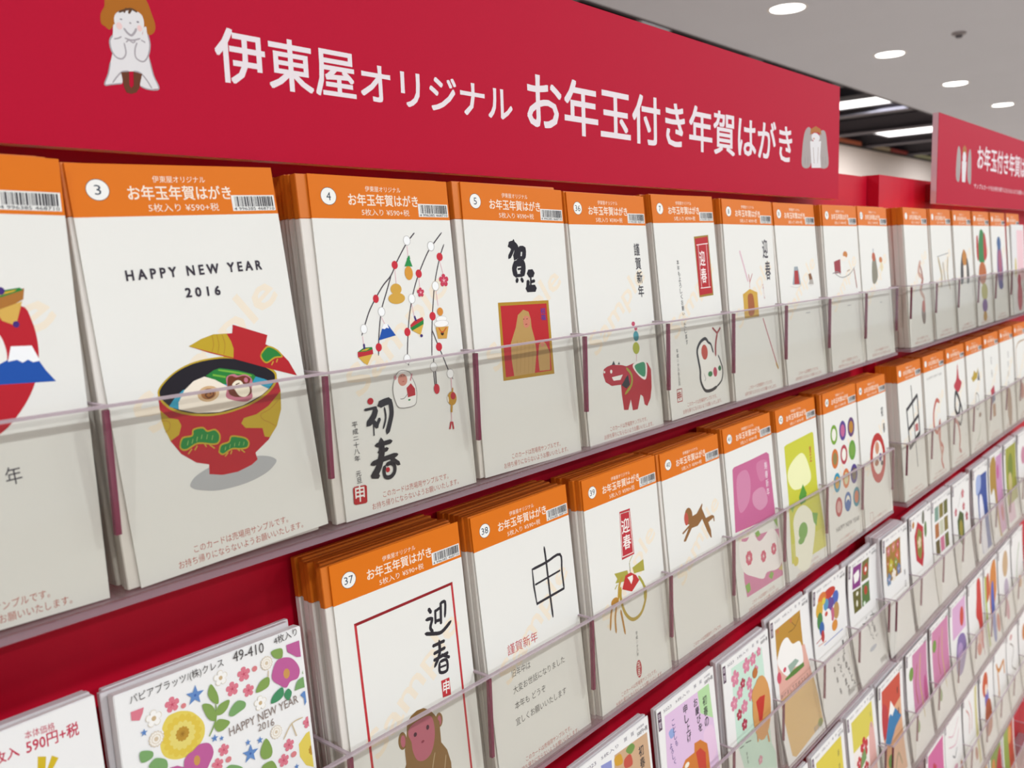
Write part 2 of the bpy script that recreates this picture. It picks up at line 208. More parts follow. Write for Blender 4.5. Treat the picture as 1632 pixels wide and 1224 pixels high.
ART={
'3':[('p','#b4b4b4',1,[29.9,38.1,33.5,41.1,42.4,43.6,55.3,43.9,68.4,42.4,74.9,39.6,74.8,37.1,68.5,33.7,57.1,31.6,43.3,31.8,33.7,34.3,30.3,36.2]),('p','#c4242c',0,[22.2,79.9,21.9,73.8,22.1,66.9,24.2,58.9,28.1,52.2,34.5,46.8,40.4,44.6,39.8,40.2,46.2,38.3,54.1,37.9,61.9,39.4,65.5,41.2,65,44.6,73.2,49.2,79.1,54.9,83,62.5,84.4,71.5,83.4,78.5,70.8,81.2,39,82.6]),('p','#cfae2a',0,[22,73.1,25.4,69,29.5,67.6,30.5,64.6,28.6,60.8,24.3,58.9,22.4,64.8,21.8,69.1]),('p','#cfae2a',0,[84.3,71.1,83,62.5,79.1,54.9,74.1,50.2,71.4,51.1,70.9,55.4,66,56.4,62,57.2,60.1,59.8,62,62,68.9,62.5,76.3,65.3]),('s','#c08a2a',0.35,1,0,[83.7,68.1,76.9,63.7,71.4,62.1,72.1,59.3,75.6,57.1,78.6,54.6]),('s','#c08a2a',0.35,1,0,[21.7,68.4,25.1,67.4,24.8,64.3,22.5,63.1]),('p','#cfae2a',1,[22.2,80.6,25.4,84.8,32.8,89.2,42.2,91.8,54.8,92.2,64.2,90.5,75.2,86.3,82.3,82,83.6,78.6,81.4,74.2,73.9,69.7,63,66.8,49.8,65.8,38.4,67.5,29.3,70.8,24,75.3]),('p','#1f1a22',1,[23,80.4,26.1,84.4,33,88.6,42.5,91.1,54.6,91.4,64,89.7,74.6,85.7,81.2,81.5,82.5,78.5,80.3,74.8,73.4,70.7,62.7,67.7,50,66.8,39,68.4,30.2,71.6,25,75.8]),('p','#3aa6c4',0,[26.3,74,29.9,77.5,34,80,46.6,82.1,70.7,80.8,76.2,78.5,81,75.8,77.9,73.3,68.5,69.5,50.1,67.3,39.1,68.9,30.6,71.9]),('p','#2c8a3c',0,[46.3,84.6,50.5,86.5,53.8,87.1,63.1,84.6,70.8,81.6,71.9,80.3,69.2,77.4,65,77.7,58.7,78.7,54,79.5,51.1,81]),('p','#f4e8d6',0,[30.6,71.9,31,74.9,34.7,79.8,39.9,83.2,45.5,84.4,50.5,82.2,56.8,77.7,64.5,74.8,70,77.4,73.2,76.3,77.9,73.3,73.5,71,62.8,68,50,67.1,39,68.7]),('s','#7fc043',0.9,1,0,[52.9,86.3,62.8,83.5,69.9,81]),('s','#7fc043',0.9,1,0,[49.8,84.5,56.1,82.5]),('e','#e6bd8c',46.1,76.3,5.5,3.6),('e','#b0703a',46.1,76.3,3.7,2.5),('s','#74401f',0.7,1,0,[43.7,76.9,45.4,78.2,48,77.4,48.4,75.4,45.9,74.5,44.5,76,46.2,77,47.4,75.9]),('p','#d67f92',1,[56.4,82.3,60.4,83.3,62.6,82.2,66.7,82.1,69.7,79.1,68.4,74.1,68.3,70.8,64.3,69.4,57.3,71.5,54.6,73.6,56,77.7]),('p','#7b3b22',1,[57.1,81.9,59.4,82.6,61.6,81.5,65.8,81.7,68.8,79.7,67.6,77.2,68.6,74.1,66.3,71.9,60.7,72.2,57.3,73.7,56.2,76.2]),('p','#f4e8cf',1,[58.8,78.5,61.4,80.1,63.7,79.4,65,77.3,67.4,76.2,67.3,73.6,64.8,71.8,61.6,72.7,59.9,75.6]),('s','#5a2c18',0.5,1,0,[60.6,78.2,62.7,78.6]),('s','#5a2c18',0.5,1,0,[61.4,76.8,63.8,77.4]),('e','#d67f92',66.4,79.5,1.1,1.2),('p','#c4242c',0,[64.3,106.2,82.1,99.1,80.2,94.8,86.6,91.3,91.7,84.9,95.2,77.2,81.4,82.4,60.9,90.7,49.8,94.8,40.4,99,47.1,101.5,53.6,102.9,60.3,102.4,63.3,102.2]),('p','#cfae2a',0,[40.4,99,47.1,101.5,53.6,102.9,60.3,102.4,62,98.6,62.7,94.9,61.8,90.8,56.5,92.8]),('s','#b98a28',0.35,1,0,[52.8,102.6,52.8,98.3,51.3,94.9]),('s','#b98a28',0.35,1,0,[55.2,102.7,55.5,98,54.2,94]),('s','#b98a28',0.35,1,0,[57.9,102.5,58.6,97.6,57.1,92.9]),('p','#2c8a3c',1,[76.7,90,78.9,92.3,81.7,93.5,85.8,91.4,88.4,87.8,84.2,87.8,79.4,86,77.2,87.7]),('s','#cfae2a',0.7,1,1,[76.7,90,78.9,92.3,81.7,93.5,85.8,91.4,88.4,87.8,84.2,87.8,79.4,86,77.2,87.7]),('s','#d9a83a',0.6,1,0,[83,86.1,81.6,84.4]),('s','#d9a83a',0.6,1,0,[85.6,86.9,84.6,85.3]),('p','#2c8a3c',1,[28.2,56,30.1,59.1,34.6,59.2,35.8,61.7,40.4,61.7,42.3,59.7,46.2,59.6,48.1,56.7,47.1,53.7,44.2,53.2,36.9,55.2,31.3,53.6,28.8,54.1]),('s','#cfae2a',0.7,1,1,[28.2,56,30.1,59.1,34.6,59.2,35.8,61.7,40.4,61.7,42.3,59.7,46.2,59.6,48.1,56.7,47.1,53.7,44.2,53.2,36.9,55.2,31.3,53.6,28.8,54.1]),('s','#d9a83a',0.6,1,0,[33.5,53.4,31.3,51.5]),('s','#d9a83a',0.6,1,0,[36.3,54.2,34.7,52.5]),('s','#d9a83a',0.6,1,0,[39.8,54.5,40.6,52.7]),('s','#d9a83a',0.6,1,0,[42.3,53.3,44.5,51.2]),('p','#2c8a3c',1,[46.6,49.8,48,52.1,52.1,52.6,53.7,54.8,57.2,54.1,61,52.4,62.3,50.1,61.1,48.1,57.7,48.1,53,49.1,48.3,47.6,46.5,48.8]),('s','#cfae2a',0.7,1,1,[46.6,49.8,48,52.1,52.1,52.6,53.7,54.8,57.2,54.1,61,52.4,62.3,50.1,61.1,48.1,57.7,48.1,53,49.1,48.3,47.6,46.5,48.8]),('s','#d9a83a',0.6,1,0,[50.8,47.8,48.9,46.4]),('s','#d9a83a',0.6,1,0,[52.9,48.4,51.9,46.8]),('s','#d9a83a',0.6,1,0,[55.8,48.5,56.9,47.2]),('s','#d9a83a',0.6,1,0,[57.7,47.7,59.4,46]),('s','#9cc46a',0.35,0,0,[31.6,55.4,32.5,57.4]),('s','#9cc46a',0.35,0,0,[33.9,55.7,34.8,57.6]),('s','#9cc46a',0.35,0,0,[36.3,56.2,37.1,58.2]),('s','#9cc46a',0.35,0,0,[38.7,56.8,39.5,58.7]),('s','#9cc46a',0.35,0,0,[41.3,56.2,42.1,58.2]),('s','#9cc46a',0.35,0,0,[43.8,55.3,44.7,57.3]),('s','#9cc46a',0.3,0,0,[49.4,49.2,50.1,50.8]),('s','#9cc46a',0.3,0,0,[51.9,49.7,52.6,51.3]),('s','#9cc46a',0.3,0,0,[54.4,49.9,55.1,51.5]),('s','#9cc46a',0.3,0,0,[56.8,49.9,57.6,51.5]),('s','#9cc46a',0.3,0,0,[59.2,49.4,59.9,51]),('t','#3a333d',17.5,130.3,85.1,130.9,4.3,'H A P P Y   N E W   Y E A R',2),('t','#3a333d',43.4,120.9,60.7,120.6,4.1,'2 0 1 6',2)],
'2':[('p','#c8202f',1,[63.5,119.9,78.4,122.5,82.1,116.6,83.4,107.2,82.4,97.9,79.6,90,74.3,82,66.5,74.5,56,71.6,47,78.6,47.7,101.3,54.2,116]),('p','#efece4',1,[59.9,114.6,68.9,112.8,71.6,105.8,70.8,99,68.2,97.6,58.1,98.6,55.1,107.2]),('p','#2058b4',0,[88.5,91.9,67.6,92.8,61.5,93,66.3,99.5,71.8,102,82.6,101.4,85.3,96.4]),('p','#f6f6f6',0,[73.4,107,81,106.7,83.4,100.6,80.8,100.2,79,101.4,77,100.4,75,101.7,71.7,101.2]),('p','#b97a35',0,[66.2,125.3,72.6,127.3,80.8,129.1,80,124.8,71.8,120.6,65.7,120.9]),('p','#e8b95a',0,[69.8,120.9,79.5,124.1,76.6,116,75.4,115.1,71.4,117]),('p','#2c8a3c',0,[66.5,127.6,79.2,129.4,80.4,128.4,72.5,126,66.2,125.3]),('p','#e6b83a',0,[68.4,127,78.1,128.7,76.9,127.9,71.5,126.5]),('e','#4a2f80',76.3,115.3,1.2,1.3),('e','#4a2f80',72.2,128.3,1.5,1.5),('t','#3a333d',66,53.9,71.9,54.3,7,'年',0)],
'4':[('s','#4a4146',0.8,1,0,[69.9,150.2,66.4,147.4,61.7,143,54.5,134.6,49,127,43,122.2,37.9,117,31.2,109.1,26.8,101.6,23.7,95.8]),('s','#4a4146',0.8,1,0,[49,127,44.2,117.8,39.7,109.3,37,100.8,35,92.2,33.7,84]),('s','#4a4146',0.8,1,0,[91.7,150.4,84.3,144.2,78.7,139,70.9,128.5,65.3,119,60.7,108,57.7,97.7,54.7,82.2,54.8,76.2]),('s','#4a4146',0.8,1,0,[92.6,143.6,87.9,135.7,82.1,122,78.5,108.4,75.7,94.7,73.5,79.9]),('s','#4a4146',0.8,1,0,[75.7,94.7,79.4,85.1,81.9,79.4,85.5,70.4,88.6,64.5]),('s','#4a4146',0.8,1,0,[74.8,79.4,73.5,70.2,73.5,62.5]),('e','#d8303f',52.4,132.5,2.3,2.3),('e','#d8303f',36.2,114.7,2.1,2.3),('e','#d8303f',69.9,127.1,2.4,2.4),('e','#d8303f',88,136.3,2.5,2.4),('e','#d8303f',77.3,102.4,2.5,2.5),('e','#d8303f',56.5,95,2.3,2.4),('e','#d8303f',34.5,88.5,2.2,2.3),('e','#d8303f',79.9,84.4,2.5,2.5),('e','#b9b4b0',63.4,145.9,2.8,2.8),('e','#f6f6f4',63.4,145.9,2.4,2.5),('e','#b9b4b0',81.7,142.5,2.9,2.9),('e','#f6f6f4',81.7,142.5,2.4,2.5),('e','#b9b4b0',39.2,107.5,2.6,2.7),('e','#f6f6f4',39.2,107.5,2.2,2.4),('e','#b9b4b0',25.6,99.2,2.4,2.6),('e','#f6f6f4',25.6,99.2,2.1,2.3),('e','#b9b4b0',62.5,113.3,2.7,2.8),('e','#f6f6f4',62.5,113.3,2.3,2.5),('e','#b9b4b0',82.1,119.6,2.9,2.9),('e','#f6f6f4',82.1,119.6,2.5,2.5),('e','#b9b4b0',54.1,80,2.7,2.8),('e','#f6f6f4',54.1,80,2.3,2.5),('e','#b9b4b0',73.9,73.3,2.9,2.9),('e','#f6f6f4',73.9,73.3,2.5,2.5),('e','#b9b4b0',86.8,67.9,3,2.9),('e','#f6f6f4',86.8,67.9,2.6,2.5),('s','#e6b0bc',0.35,1,0,[63,142.9,63.1,137]),('s','#e6b0bc',0.35,1,0,[52.1,130.2,52,122.5]),('s','#e6b0bc',0.35,1,0,[69.5,124.4,69.6,119.5]),('s','#e6b0bc',0.35,1,0,[87.6,133.8,89.3,126.4]),('s','#e6b0bc',0.35,1,0,[62,110.1,63,102.5]),('s','#e6b0bc',0.35,1,0,[82.1,116.6,82.6,108.1]),('s','#e6b0bc',0.35,1,0,[38.8,104.3,40.4,100.9]),('s','#e6b0bc',0.35,1,0,[24.1,95.4,24.3,90.4]),('p','#2c9a50',0,[63.2,137.4,64.5,134.3,65.6,131.3,59.5,131.5,61.3,134.4]),('e','#e8a33c',62.2,127.7,3.1,3.9),('p','#2c9a50',0,[61.6,135.5,64.5,135.5,64,137.7]),('e','#e3b04a',51.4,119.2,4.1,3.1),('e','#e3b04a',51.2,114.1,6.2,3.1),('p','#2058b4',0,[35,92.2,39.4,100.6,42.3,100.7,47.6,93.9]),('p','#f4f4f4',0,[39.4,100.6,42.3,100.7,43.1,98,41.5,98.6,40,97.9,38,98.4]),('p','#e8b94e',0,[19.4,84.8,29.6,85.4,25.3,79.9,23,81.1]),('p','#c8303a',0,[19.5,87.3,30,88,30.1,85.3,19.4,84.5]),('p','#2c8a3c',0,[19.5,87.4,24.2,89.3,29.7,89.1,30,87.8,24.8,87.1]),('p','#e6b83a',0,[21.7,87.6,24.5,88.6,28.2,88.6,25.8,87.7]),('s','#46307a',1.2,1,0,[24.4,91.1,24.4,88.6]),('e','#46307a',26.5,78.5,0.8,0.7),('p','#e8b94e',0,[59.9,95.6,69.4,98.4,66.3,92.6]),('p','#2c8a3c',0,[58.9,97.2,69.8,100.9,69.4,98.4,60.2,95.4]),('p','#c8303a',0,[59.3,98.7,62.7,100.9,69,102.5,69.8,100.9,59.3,97.2]),('s','#46307a',1.2,1,0,[63.1,103.3,63.9,100.8]),('e','#46307a',66.9,92,1,0.9),('f','#d8405c',89.3,122.5,3.9,5,'#f4c4cc'),('f','#d8405c',69.7,116.5,2.8,5,'#f4c4cc'),('e','#c9c4c0',84.1,100.3,4.5,1.8),('e','#f6f4f0',84.1,100.3,4.2,1.6),('e','#c9c4c0',83.7,97.6,6,2.1),('e','#f6f4f0',83.7,97.6,5.6,1.9),('p','#e3ac4e',0,[78.6,95.9,89.2,95.6,86.8,88.7,79.8,89.1]),('e','#e8963a',83.6,104.6,2.4,2.4),('e','#3a2a20',83.5,91.9,1.3,1.2),('s','#d8602a',0.8,1,0,[81,95.4,83.6,92.5,87.5,95.2]),('p','#f3f1ec',1,[41.1,64.6,43.1,70,46,73.4,49.9,74.1,54.5,72.6,56.2,69.1,58.3,63.8,58.1,58,55.7,53.6,45,53.7,41.9,58.1]),('s','#9a9490',0.5,1,1,[41.1,64.6,43.1,70,46,73.4,49.9,74.1,54.5,72.6,56.2,69.1,58.3,63.8,58.1,58,55.7,53.6,45,53.7,41.9,58.1]),('e','#e49a88',48.9,68.9,3.5,3.4),('e','#e2a0a8',43.7,70.8,0.9,1.3),('p','#c8303a',0,[51.1,64,54.8,66.3,57.5,62.8,57.3,59.2,51.5,58.7]),('s','#e29ba4',1,1,0,[54.6,67.9,56.3,71.3]),('e','#3f9a5a',52.3,57.2,0.9,0.5),('s','#6a5a54',0.4,1,0,[47.7,71.2,48.7,71.3]),('s','#6a5a54',0.4,1,0,[49.9,71.2,50.9,71.2]),('s','#c05040',0.4,1,0,[48.5,67.9,49.9,67.9]),('s','#8a8480',0.4,1,0,[45.7,58.6,48.6,58.6,51.9,61]),('e','#d8303f',74.4,60.5,2.3,3),('s','#4a4146',0.8,1,0,[74.8,70.6,74.5,63.1]),('e','#d09a30',86,53.3,3.8,4.1),('e','#c8303a',87,54.7,2.1,2.2),('e','#f4ecd8',82.6,53.2,0.6,1.8),('s','#d09a30',1.2,1,0,[87.2,59.2,86.9,57.4]),('s','#d09a30',1.5,1,0,[85.1,49.2,84.4,45.5]),('s','#e6b0bc',0.5,1,0,[87,65.3,86.5,58.6]),('s','#e6b0bc',0.5,1,0,[84.3,45.2,83.7,39.6]),('s','#c8303a',1.2,0,0,[83.1,39.7,81.7,35.9]),('s','#c8303a',1.2,0,0,[84.3,39.5,84.6,35.4]),('e','#c8202f',24.4,60.4,2.1,1.8),('s','#2e2a30',1.4949999999999999,1,0,[19.7,56.3,23.7,56.4,28,56.6]),('s','#2e2a30',3.6799999999999997,1,0,[27.5,56,25.5,52.1,20.8,48.1]),('s','#2e2a30',2.76,1,0,[25.1,49,27.2,46.1]),('s','#2e2a30',0.8049999999999999,1,0,[24.8,48,24.3,41.7]),('s','#2e2a30',2.07,1,0,[29.4,50.1,27.6,47.6]),('s','#2e2a30',3.9099999999999997,1,0,[30,57.5,34,58.5,38.4,58.9]),('s','#2e2a30',1.15,1,0,[33.6,55.7,33.8,50.1,31.3,44.5]),('s','#2e2a30',2.9899999999999998,1,0,[38.2,59,38.4,52.2,36.3,46.8,33.7,41.7]),('s','#2e2a30',2.53,1,0,[24.7,36.2,30.4,36.4,36,36.7]),('s','#2e2a30',2.3,1,0,[26.1,32.4,29.3,32.5,32.8,33.1]),('s','#2e2a30',2.76,1,0,[20.4,26.8,28.2,27.9,39,28.7]),('s','#2e2a30',4.14,1,0,[28.8,38.6,28.2,31.3,25,24.2,20.9,20.1]),('s','#2e2a30',2.9899999999999998,1,0,[19.9,20.6,24.3,19.7]),('s','#2e2a30',2.53,1,0,[34.2,27.7,36.7,25.7,39.9,23.2]),('s','#2e2a30',2.3,1,0,[30.5,24.5,33.8,24.9,36.3,22.6,35.5,19.2,32.2,17.4,28.9,18.4,28.4,21.7,29.5,24]),('e','#c8202f',31.2,21.7,1.5,1.4),('v','#3c383e',12.2,51.4,11.2,30,3.6,'平成二十八年',0,1),('v','#3c383e',10.9,25.3,11,18.4,3.4,'元旦',0,1),('p','#c4242c',0,[7.2,17.3,8.5,17.3,14.5,16.9,15.5,16,14.7,7.8,13.6,7.2,6.7,7.8,5.7,8.6,6.2,16.7]),('t','#f4f0ea',7,9.1,13.1,8.7,8.6,'申',1)],
'5':[('p','#bf9226',0,[24.9,106.5,76,106,76.2,56.6,24,57.3]),('p','#c8252c',0,[27.1,104.4,73.6,104,73.6,59.1,26.6,59.4]),('p','#c8a05e',0,[34.7,59.2,33.5,70.4,34.2,80.5,40.3,90.3,43.2,97.8,49,101,54.2,99.4,55.9,94.5,56,89.3,58.3,81.3,59,72.5,55.6,59.2,44.3,59.2]),('p','#dd8a6e',1,[48.3,95.8,51.5,96.9,55,95.4,54.5,91.1,51.5,89.2,48.5,90.2]),('s','#5a2a1a',0.5,0,0,[48.3,94.8,49.3,94.9]),('s','#5a2a1a',0.5,0,0,[51.5,94.8,52.6,94.9]),('s','#a8403a',0.6,0,0,[50,91.4,51.8,91.5]),('p','#c8a05e',0,[60.6,60,60.4,69.7,62.4,77.5,66.2,79.8,69.5,77.4,73,71.3,71.9,59.7]),('e','#dd8a6e',65.9,77.2,2,1.7),('s','#b88f4e',0.4,1,0,[40.5,81.7,37.2,61.1]),('s','#b88f4e',0.4,1,0,[44.4,81.4,41.1,60.7]),('s','#b88f4e',0.4,1,0,[48.4,81.1,45.1,60.3]),('s','#b88f4e',0.4,1,0,[52.5,80.8,49.1,59.8]),('s','#b88f4e',0.4,1,0,[56.5,80.5,53.1,59.4]),('v','#5a3fa6',69,101.3,69,92.7,5,'招福',1,1),('s','#1f1a24',4.680000000000001,1,0,[40.3,142,43.7,142.9,46.8,141.2,47,137.8,44.8,134]),('s','#1f1a24',2.8600000000000003,1,0,[45,145.4,43.3,139.5,39.1,134.4]),('s','#1f1a24',3.3800000000000003,1,0,[49.9,139.5,48.8,134.4]),('s','#1f1a24',3.9000000000000004,1,0,[49.5,139.9,54.6,139.7,53.6,133.9]),('s','#1f1a24',2.08,1,0,[48.8,134.4,53.6,134.4]),('s','#1f1a24',4.42,1,0,[46.3,131.8,43.5,127.6,44.4,122.9]),('s','#1f1a24',4.680000000000001,1,0,[46.9,132,52.1,130.9,52.3,126.6,50.5,123.2]),('s','#1f1a24',1.3,1,0,[47.2,129.3,50.6,129.6]),('s','#1f1a24',1.3,1,0,[47,127.1,50.3,127.4]),('s','#1f1a24',2.08,1,0,[44.4,122.9,50.5,123.2]),('s','#1f1a24',2.6,1,0,[45.8,120.8,44.7,119.1]),('s','#1f1a24',2.6,1,0,[49.8,120.9,50.9,119.1]),('s','#1f1a24',5.2,1,0,[57.4,124.1,61.9,124.3]),('s','#1f1a24',1.56,1,0,[59.5,123.1,58.5,114.8]),('s','#1f1a24',2.08,1,0,[59.4,118.7,62.9,119.3]),('s','#1f1a24',3.12,1,0,[56.3,119.2,55.5,114.9]),('s','#1f1a24',4.680000000000001,1,0,[54.7,114.4,63,114.4])],
'36':[('v','#3c383e',83.4,144.5,84.5,102,7.6,'謹賀新年',1,1),('p','#bf2838',0,[23.7,49.2,25.1,53.1,29.3,54.5,35.8,55.3,48.5,53.7,54.9,52.1,68.7,53.9,84.1,51.7,88.5,46,87.1,32.1,83.9,23.9,78.5,18.6,74.9,20.3,73.7,26.7,70.5,28.6,64.8,18,57.9,18.2,56.5,26.7,51.9,19.4,46.2,20.2,45.2,32,45.3,39.3,33.2,39.9,25.9,43.6]),('p','#2a2a30',0,[46,38.8,52.7,44,55.8,45.5,57.2,37.8,52.1,35.5]),('s','#a9a63a',2.2,1,0,[54.6,50.7,60.4,44.9,59.2,37.6,49.8,31.8]),('p','#f0ece4',1,[63.2,51.6,70.5,54.2,81.6,52.5,82.8,46.1,78.8,39.1,68.9,44.4]),('p','#3f9a6e',1,[65.7,50.9,72,52.6,79.8,52.4,80.6,46.4,78,41.4,69.9,45.2]),('p','#f0ece4',0,[34.3,46.2,48.9,46.5,45.1,43,36.2,43.4]),('e','#f0ece4',34.2,50.4,1.4,1.4),('e','#f0ece4',25.6,51,1,0.9),('p','#3a3a40',0,[35.7,55.1,38.6,58,40.2,54.8]),('p','#3a3a40',0,[43.4,54.7,45.7,56.6,46.3,54.4]),('e','#d05570',69.3,83,2.4,1.8),('e','#d05570',72.1,79.3,2.1,1.7),('e','#4fa5b2',71.5,73.4,3.8,3.9),('e','#b8be3e',70.2,64.4,4.7,4.6),('s','#e6a0b0',0.5,1,0,[69.7,59.9,69.1,54.3])],
'7':[('p','#a8862e',0,[62.2,146,87.2,147.2,87.1,95.4,62.4,95]),('p','#c4242c',0,[63.5,144.4,85.9,145.9,85.7,97.3,62.7,96.6]),('v','#f6e8e4',73.2,134.8,73.2,105.8,9,'迎春',1,1),('s','#f6e8e4',0.7,0,0,[65.5,139,85,139.9]),('s','#f6e8e4',0.7,0,0,[66,102.6,83.3,102.6]),('s','#f6e8e4',0.5,0,0,[67.9,138.9,67.7,102.7]),('s','#f6e8e4',0.5,0,0,[82.4,139.7,81.1,102.8]),('v','#3c383e',31.7,128.1,34.5,57.5,3.6,'本年もよろしくお願いいたします',0,1),('v','#3c383e',17.8,56.1,16.3,26.4,3,'平成二十八年元旦',0,1),('s','#c43a3a',0.7,0,1,[11.7,23.5,19.3,23.4,18.5,13.4,10.9,13.5]),('t','#c43a3a',11.8,14.7,17.2,14.8,7,'申',1),('p','#f4f1ea',1,[64.3,59.3,55.2,56.6,50.5,48.2,52.1,34.5,52.9,21.9,59.4,16.7,77.1,17.4,87.3,23.5,88.9,32,85.2,42.1,76.8,45.2,75.9,51.7,69.4,57.7]),('s','#26242a',2.8,1,0,[70.1,56,65.4,59.7,56.5,57.5,50.1,51.4,50.6,43,52.1,34.5,51.4,25.2,57.2,16.5,67.8,15,78.1,16.7]),('s','#26242a',1.6,1,0,[78.1,16.7,88,21.2,91.4,29.5,88.8,37.4,85.4,43.2]),('s','#26242a',2.2,1,0,[69.5,56.1,74.1,54,77.1,46.8]),('e','#d2503e',62.2,48.5,5.5,6.4),('s','#a8383a',2.6,1,0,[80.9,43.2,82.8,53.1,87.5,62.3]),('s','#a8383a',2,1,0,[87.4,62.1,80,67.5]),('s','#a8383a',2,1,0,[86.8,62.1,93.6,66.2]),('e','#3a8a50',68.7,29,3.9,2.3),('e','#d0506a',77.6,29.6,3.5,4.2),('e','#3a7a50',86.1,31.8,2.7,2.3),('s','#8a8480',0.5,1,0,[57.8,30.6,60.1,26.1,57.7,24.3])],
'8':[('s','#dcb9c2',2.4,0,0,[27.9,133.6,40.3,106.1]),('s','#c43a4c',0.9,1,0,[43.7,104.9,50.2,112.6]),('s','#c43a4c',0.9,1,0,[43.7,104.9,42.5,112.3]),('s','#c43a4c',0.7,1,0,[43.7,104.9,42.8,99.6]),('p','#e0b24a',0,[27.9,94.5,42.7,98.8,57.7,94.9,58.1,72.5,28.5,72.4]),('p','#b5683a',1,[38.3,93.5,47.8,93.5,50,82.2,47.1,74.9,37.6,74.9,36.9,85.1]),('v','#4a454c',79.1,145.6,85.4,104.4,11,'迎春',1,1),('v','#c8404a',70.4,102.2,72.6,88,2.4,'平成二十八年',0,1),('s','#cf6a7a',1.6,0,0,[65.9,70,90,22.5]),('s','#c89a4a',2.6,0,0,[87.9,25.5,91.6,19.9])],
'9':[('p','#9aa2a8',0,[37.5,116.3,46,116.4,48,111.9,50.7,97.7,30,98.4,35,108.9]),('p','#b8383a',0,[37.5,112.3,46,112.2,47.1,98.4,34.6,98.6]),('p','#8a5a34',0,[71.5,107.6,78.3,108.6,82.2,101.2,73.4,99.7]),('p','#b0a8a0',0,[73.8,101.5,81.5,102.4,83.4,96.9,69.8,96.9]),('s','#c9c2ba',0.5,1,0,[23.6,97.2,40.1,95.2,52,97.1]),('s','#c9c2ba',0.5,1,0,[72.5,95.6,83.3,96.3]),('s','#a8a4a6',0.8,0,0,[57,68.3,67.7,68])],
'10':[('p','#a83e46',0,[23.4,118.9,42.4,121.4,42,105.9,24.4,105.9]),('s','#8f8a8a',1.2,1,0,[17.8,106.2,31.4,107.6,41.1,104.7]),('e','#d98a44',58.1,125.9,7,3.8),('e','#efe6da',52.8,121.5,8.7,2.8),('s','#9a9690',1,1,0,[24.4,105.9,43.9,101,67.2,103.7,85.6,111.5]),('s','#a85a4a',2.4,1,0,[82.6,109,85.8,96.4,87.8,87.1]),('s','#8a6a54',0.8,1,0,[60.7,107.2,69.9,108.8]),('s','#a8a4a6',0.8,0,0,[55,69.1,65.6,69])],
'11':[('p','#8b8574',1,[37.9,113.7,48.8,121.8,53.5,110.6,54.8,96.6,44.3,88.7,34.8,91.8]),('s','#8f93a0',2.2,1,0,[44.3,129.8,44.8,121.8]),('e','#c8684a',44.5,120.5,6,5.2),('e','#d9864e',68.7,116.6,5.8,3.6),('e','#e4d6b0',70.3,108.1,5.1,5.6),('s','#a8a4a6',0.8,0,0,[56.8,65.3,64.3,65.2])],
'37':[('s','#cf3a40',1.7,0,1,[12.8,143.2,88.8,143.8,88.6,12,13.2,12]),('s','#2e2a30',2.4699999999999998,1,0,[67.8,134.4,69.2,131.9]),('s','#2e2a30',2.21,1,0,[64.7,128.7,69.5,127.8,67.5,123.1,69.2,119.8]),('s','#2e2a30',2.3400000000000003,1,0,[63,120.8,69,118.8,76.2,117.4,84.7,121.3]),('s','#2e2a30',1.8199999999999998,1,0,[72.9,132,72,124.2]),('s','#2e2a30',1.8199999999999998,1,0,[72.8,131.4,76.6,132.2]),('s','#2e2a30',1.9500000000000002,1,0,[72.2,125.5,75.5,125.1]),('s','#2e2a30',2.08,1,0,[77.8,133.8,76.4,122.7]),('s','#2e2a30',1.9500000000000002,1,0,[77.3,134.6,81.6,134.4,80.2,125.5]),('s','#2e2a30',2.08,1,0,[67.9,111.5,77.5,111.4]),('s','#2e2a30',2.08,1,0,[68.1,106.7,77.4,107.1]),('s','#2e2a30',2.08,1,0,[67.5,102.8,79.3,103.3]),('s','#2e2a30',2.3400000000000003,1,0,[73.3,112.9,72.5,105.1,67.5,98.8]),('s','#2e2a30',1.9500000000000002,1,0,[74.1,103.8,80.2,100.2]),('s','#2e2a30',1.9500000000000002,1,0,[71.7,99.9,71.2,94,77.2,93.1,77.6,99.4,72.1,100.1]),('s','#2e2a30',1.3,1,0,[72.1,96.8,76.7,96.4]),('p','#cf3a40',0,[71.3,88.5,78.3,88.1,78.2,77.2,71.3,78]),('t','#f4f0ea',72,79.7,77.2,79.2,8,'申',1),('e','#97703f',66.2,66.1,3,4.5),('e','#97703f',36.4,66.1,3.2,5.2),('e','#cc6f80',66.4,65.8,1.5,3),('e','#cc6f80',36.8,65.7,1.8,3.6),('p','#97703f',0,[41.2,74.9,44.8,77.6,49.7,78.9,55,78.2,59.5,75.3,62.8,71.2,66.3,65.1,66.1,59.6,65.9,52.3,70,45.8,72.1,36.8,71.7,30,70.1,21.3,32.7,39.6,34.5,47.6,37.2,51.8,37.3,60.2,39.8,67.5]),('p','#cc6f80',1,[42.3,70.9,47.6,72.6,57.2,72.4,61,69.4,61.8,61.5,59.9,54,56.1,48.9,50.4,47.8,45.5,50.6,43.2,57,42.9,62.6,41.2,67.3]),('e','#4a1f30',46.4,65.6,1.3,1.3),('e','#4a1f30',56.5,65.7,1.2,1.5),('e','#9a3a50',51.5,59.1,1.3,0.8),('s','#cdb38a',0.7,1,0,[60,48.5,57,40.7,55.5,33.1]),('s','#cdb38a',0.7,1,0,[68.6,43.1,66.6,36,65.1,28.4])],
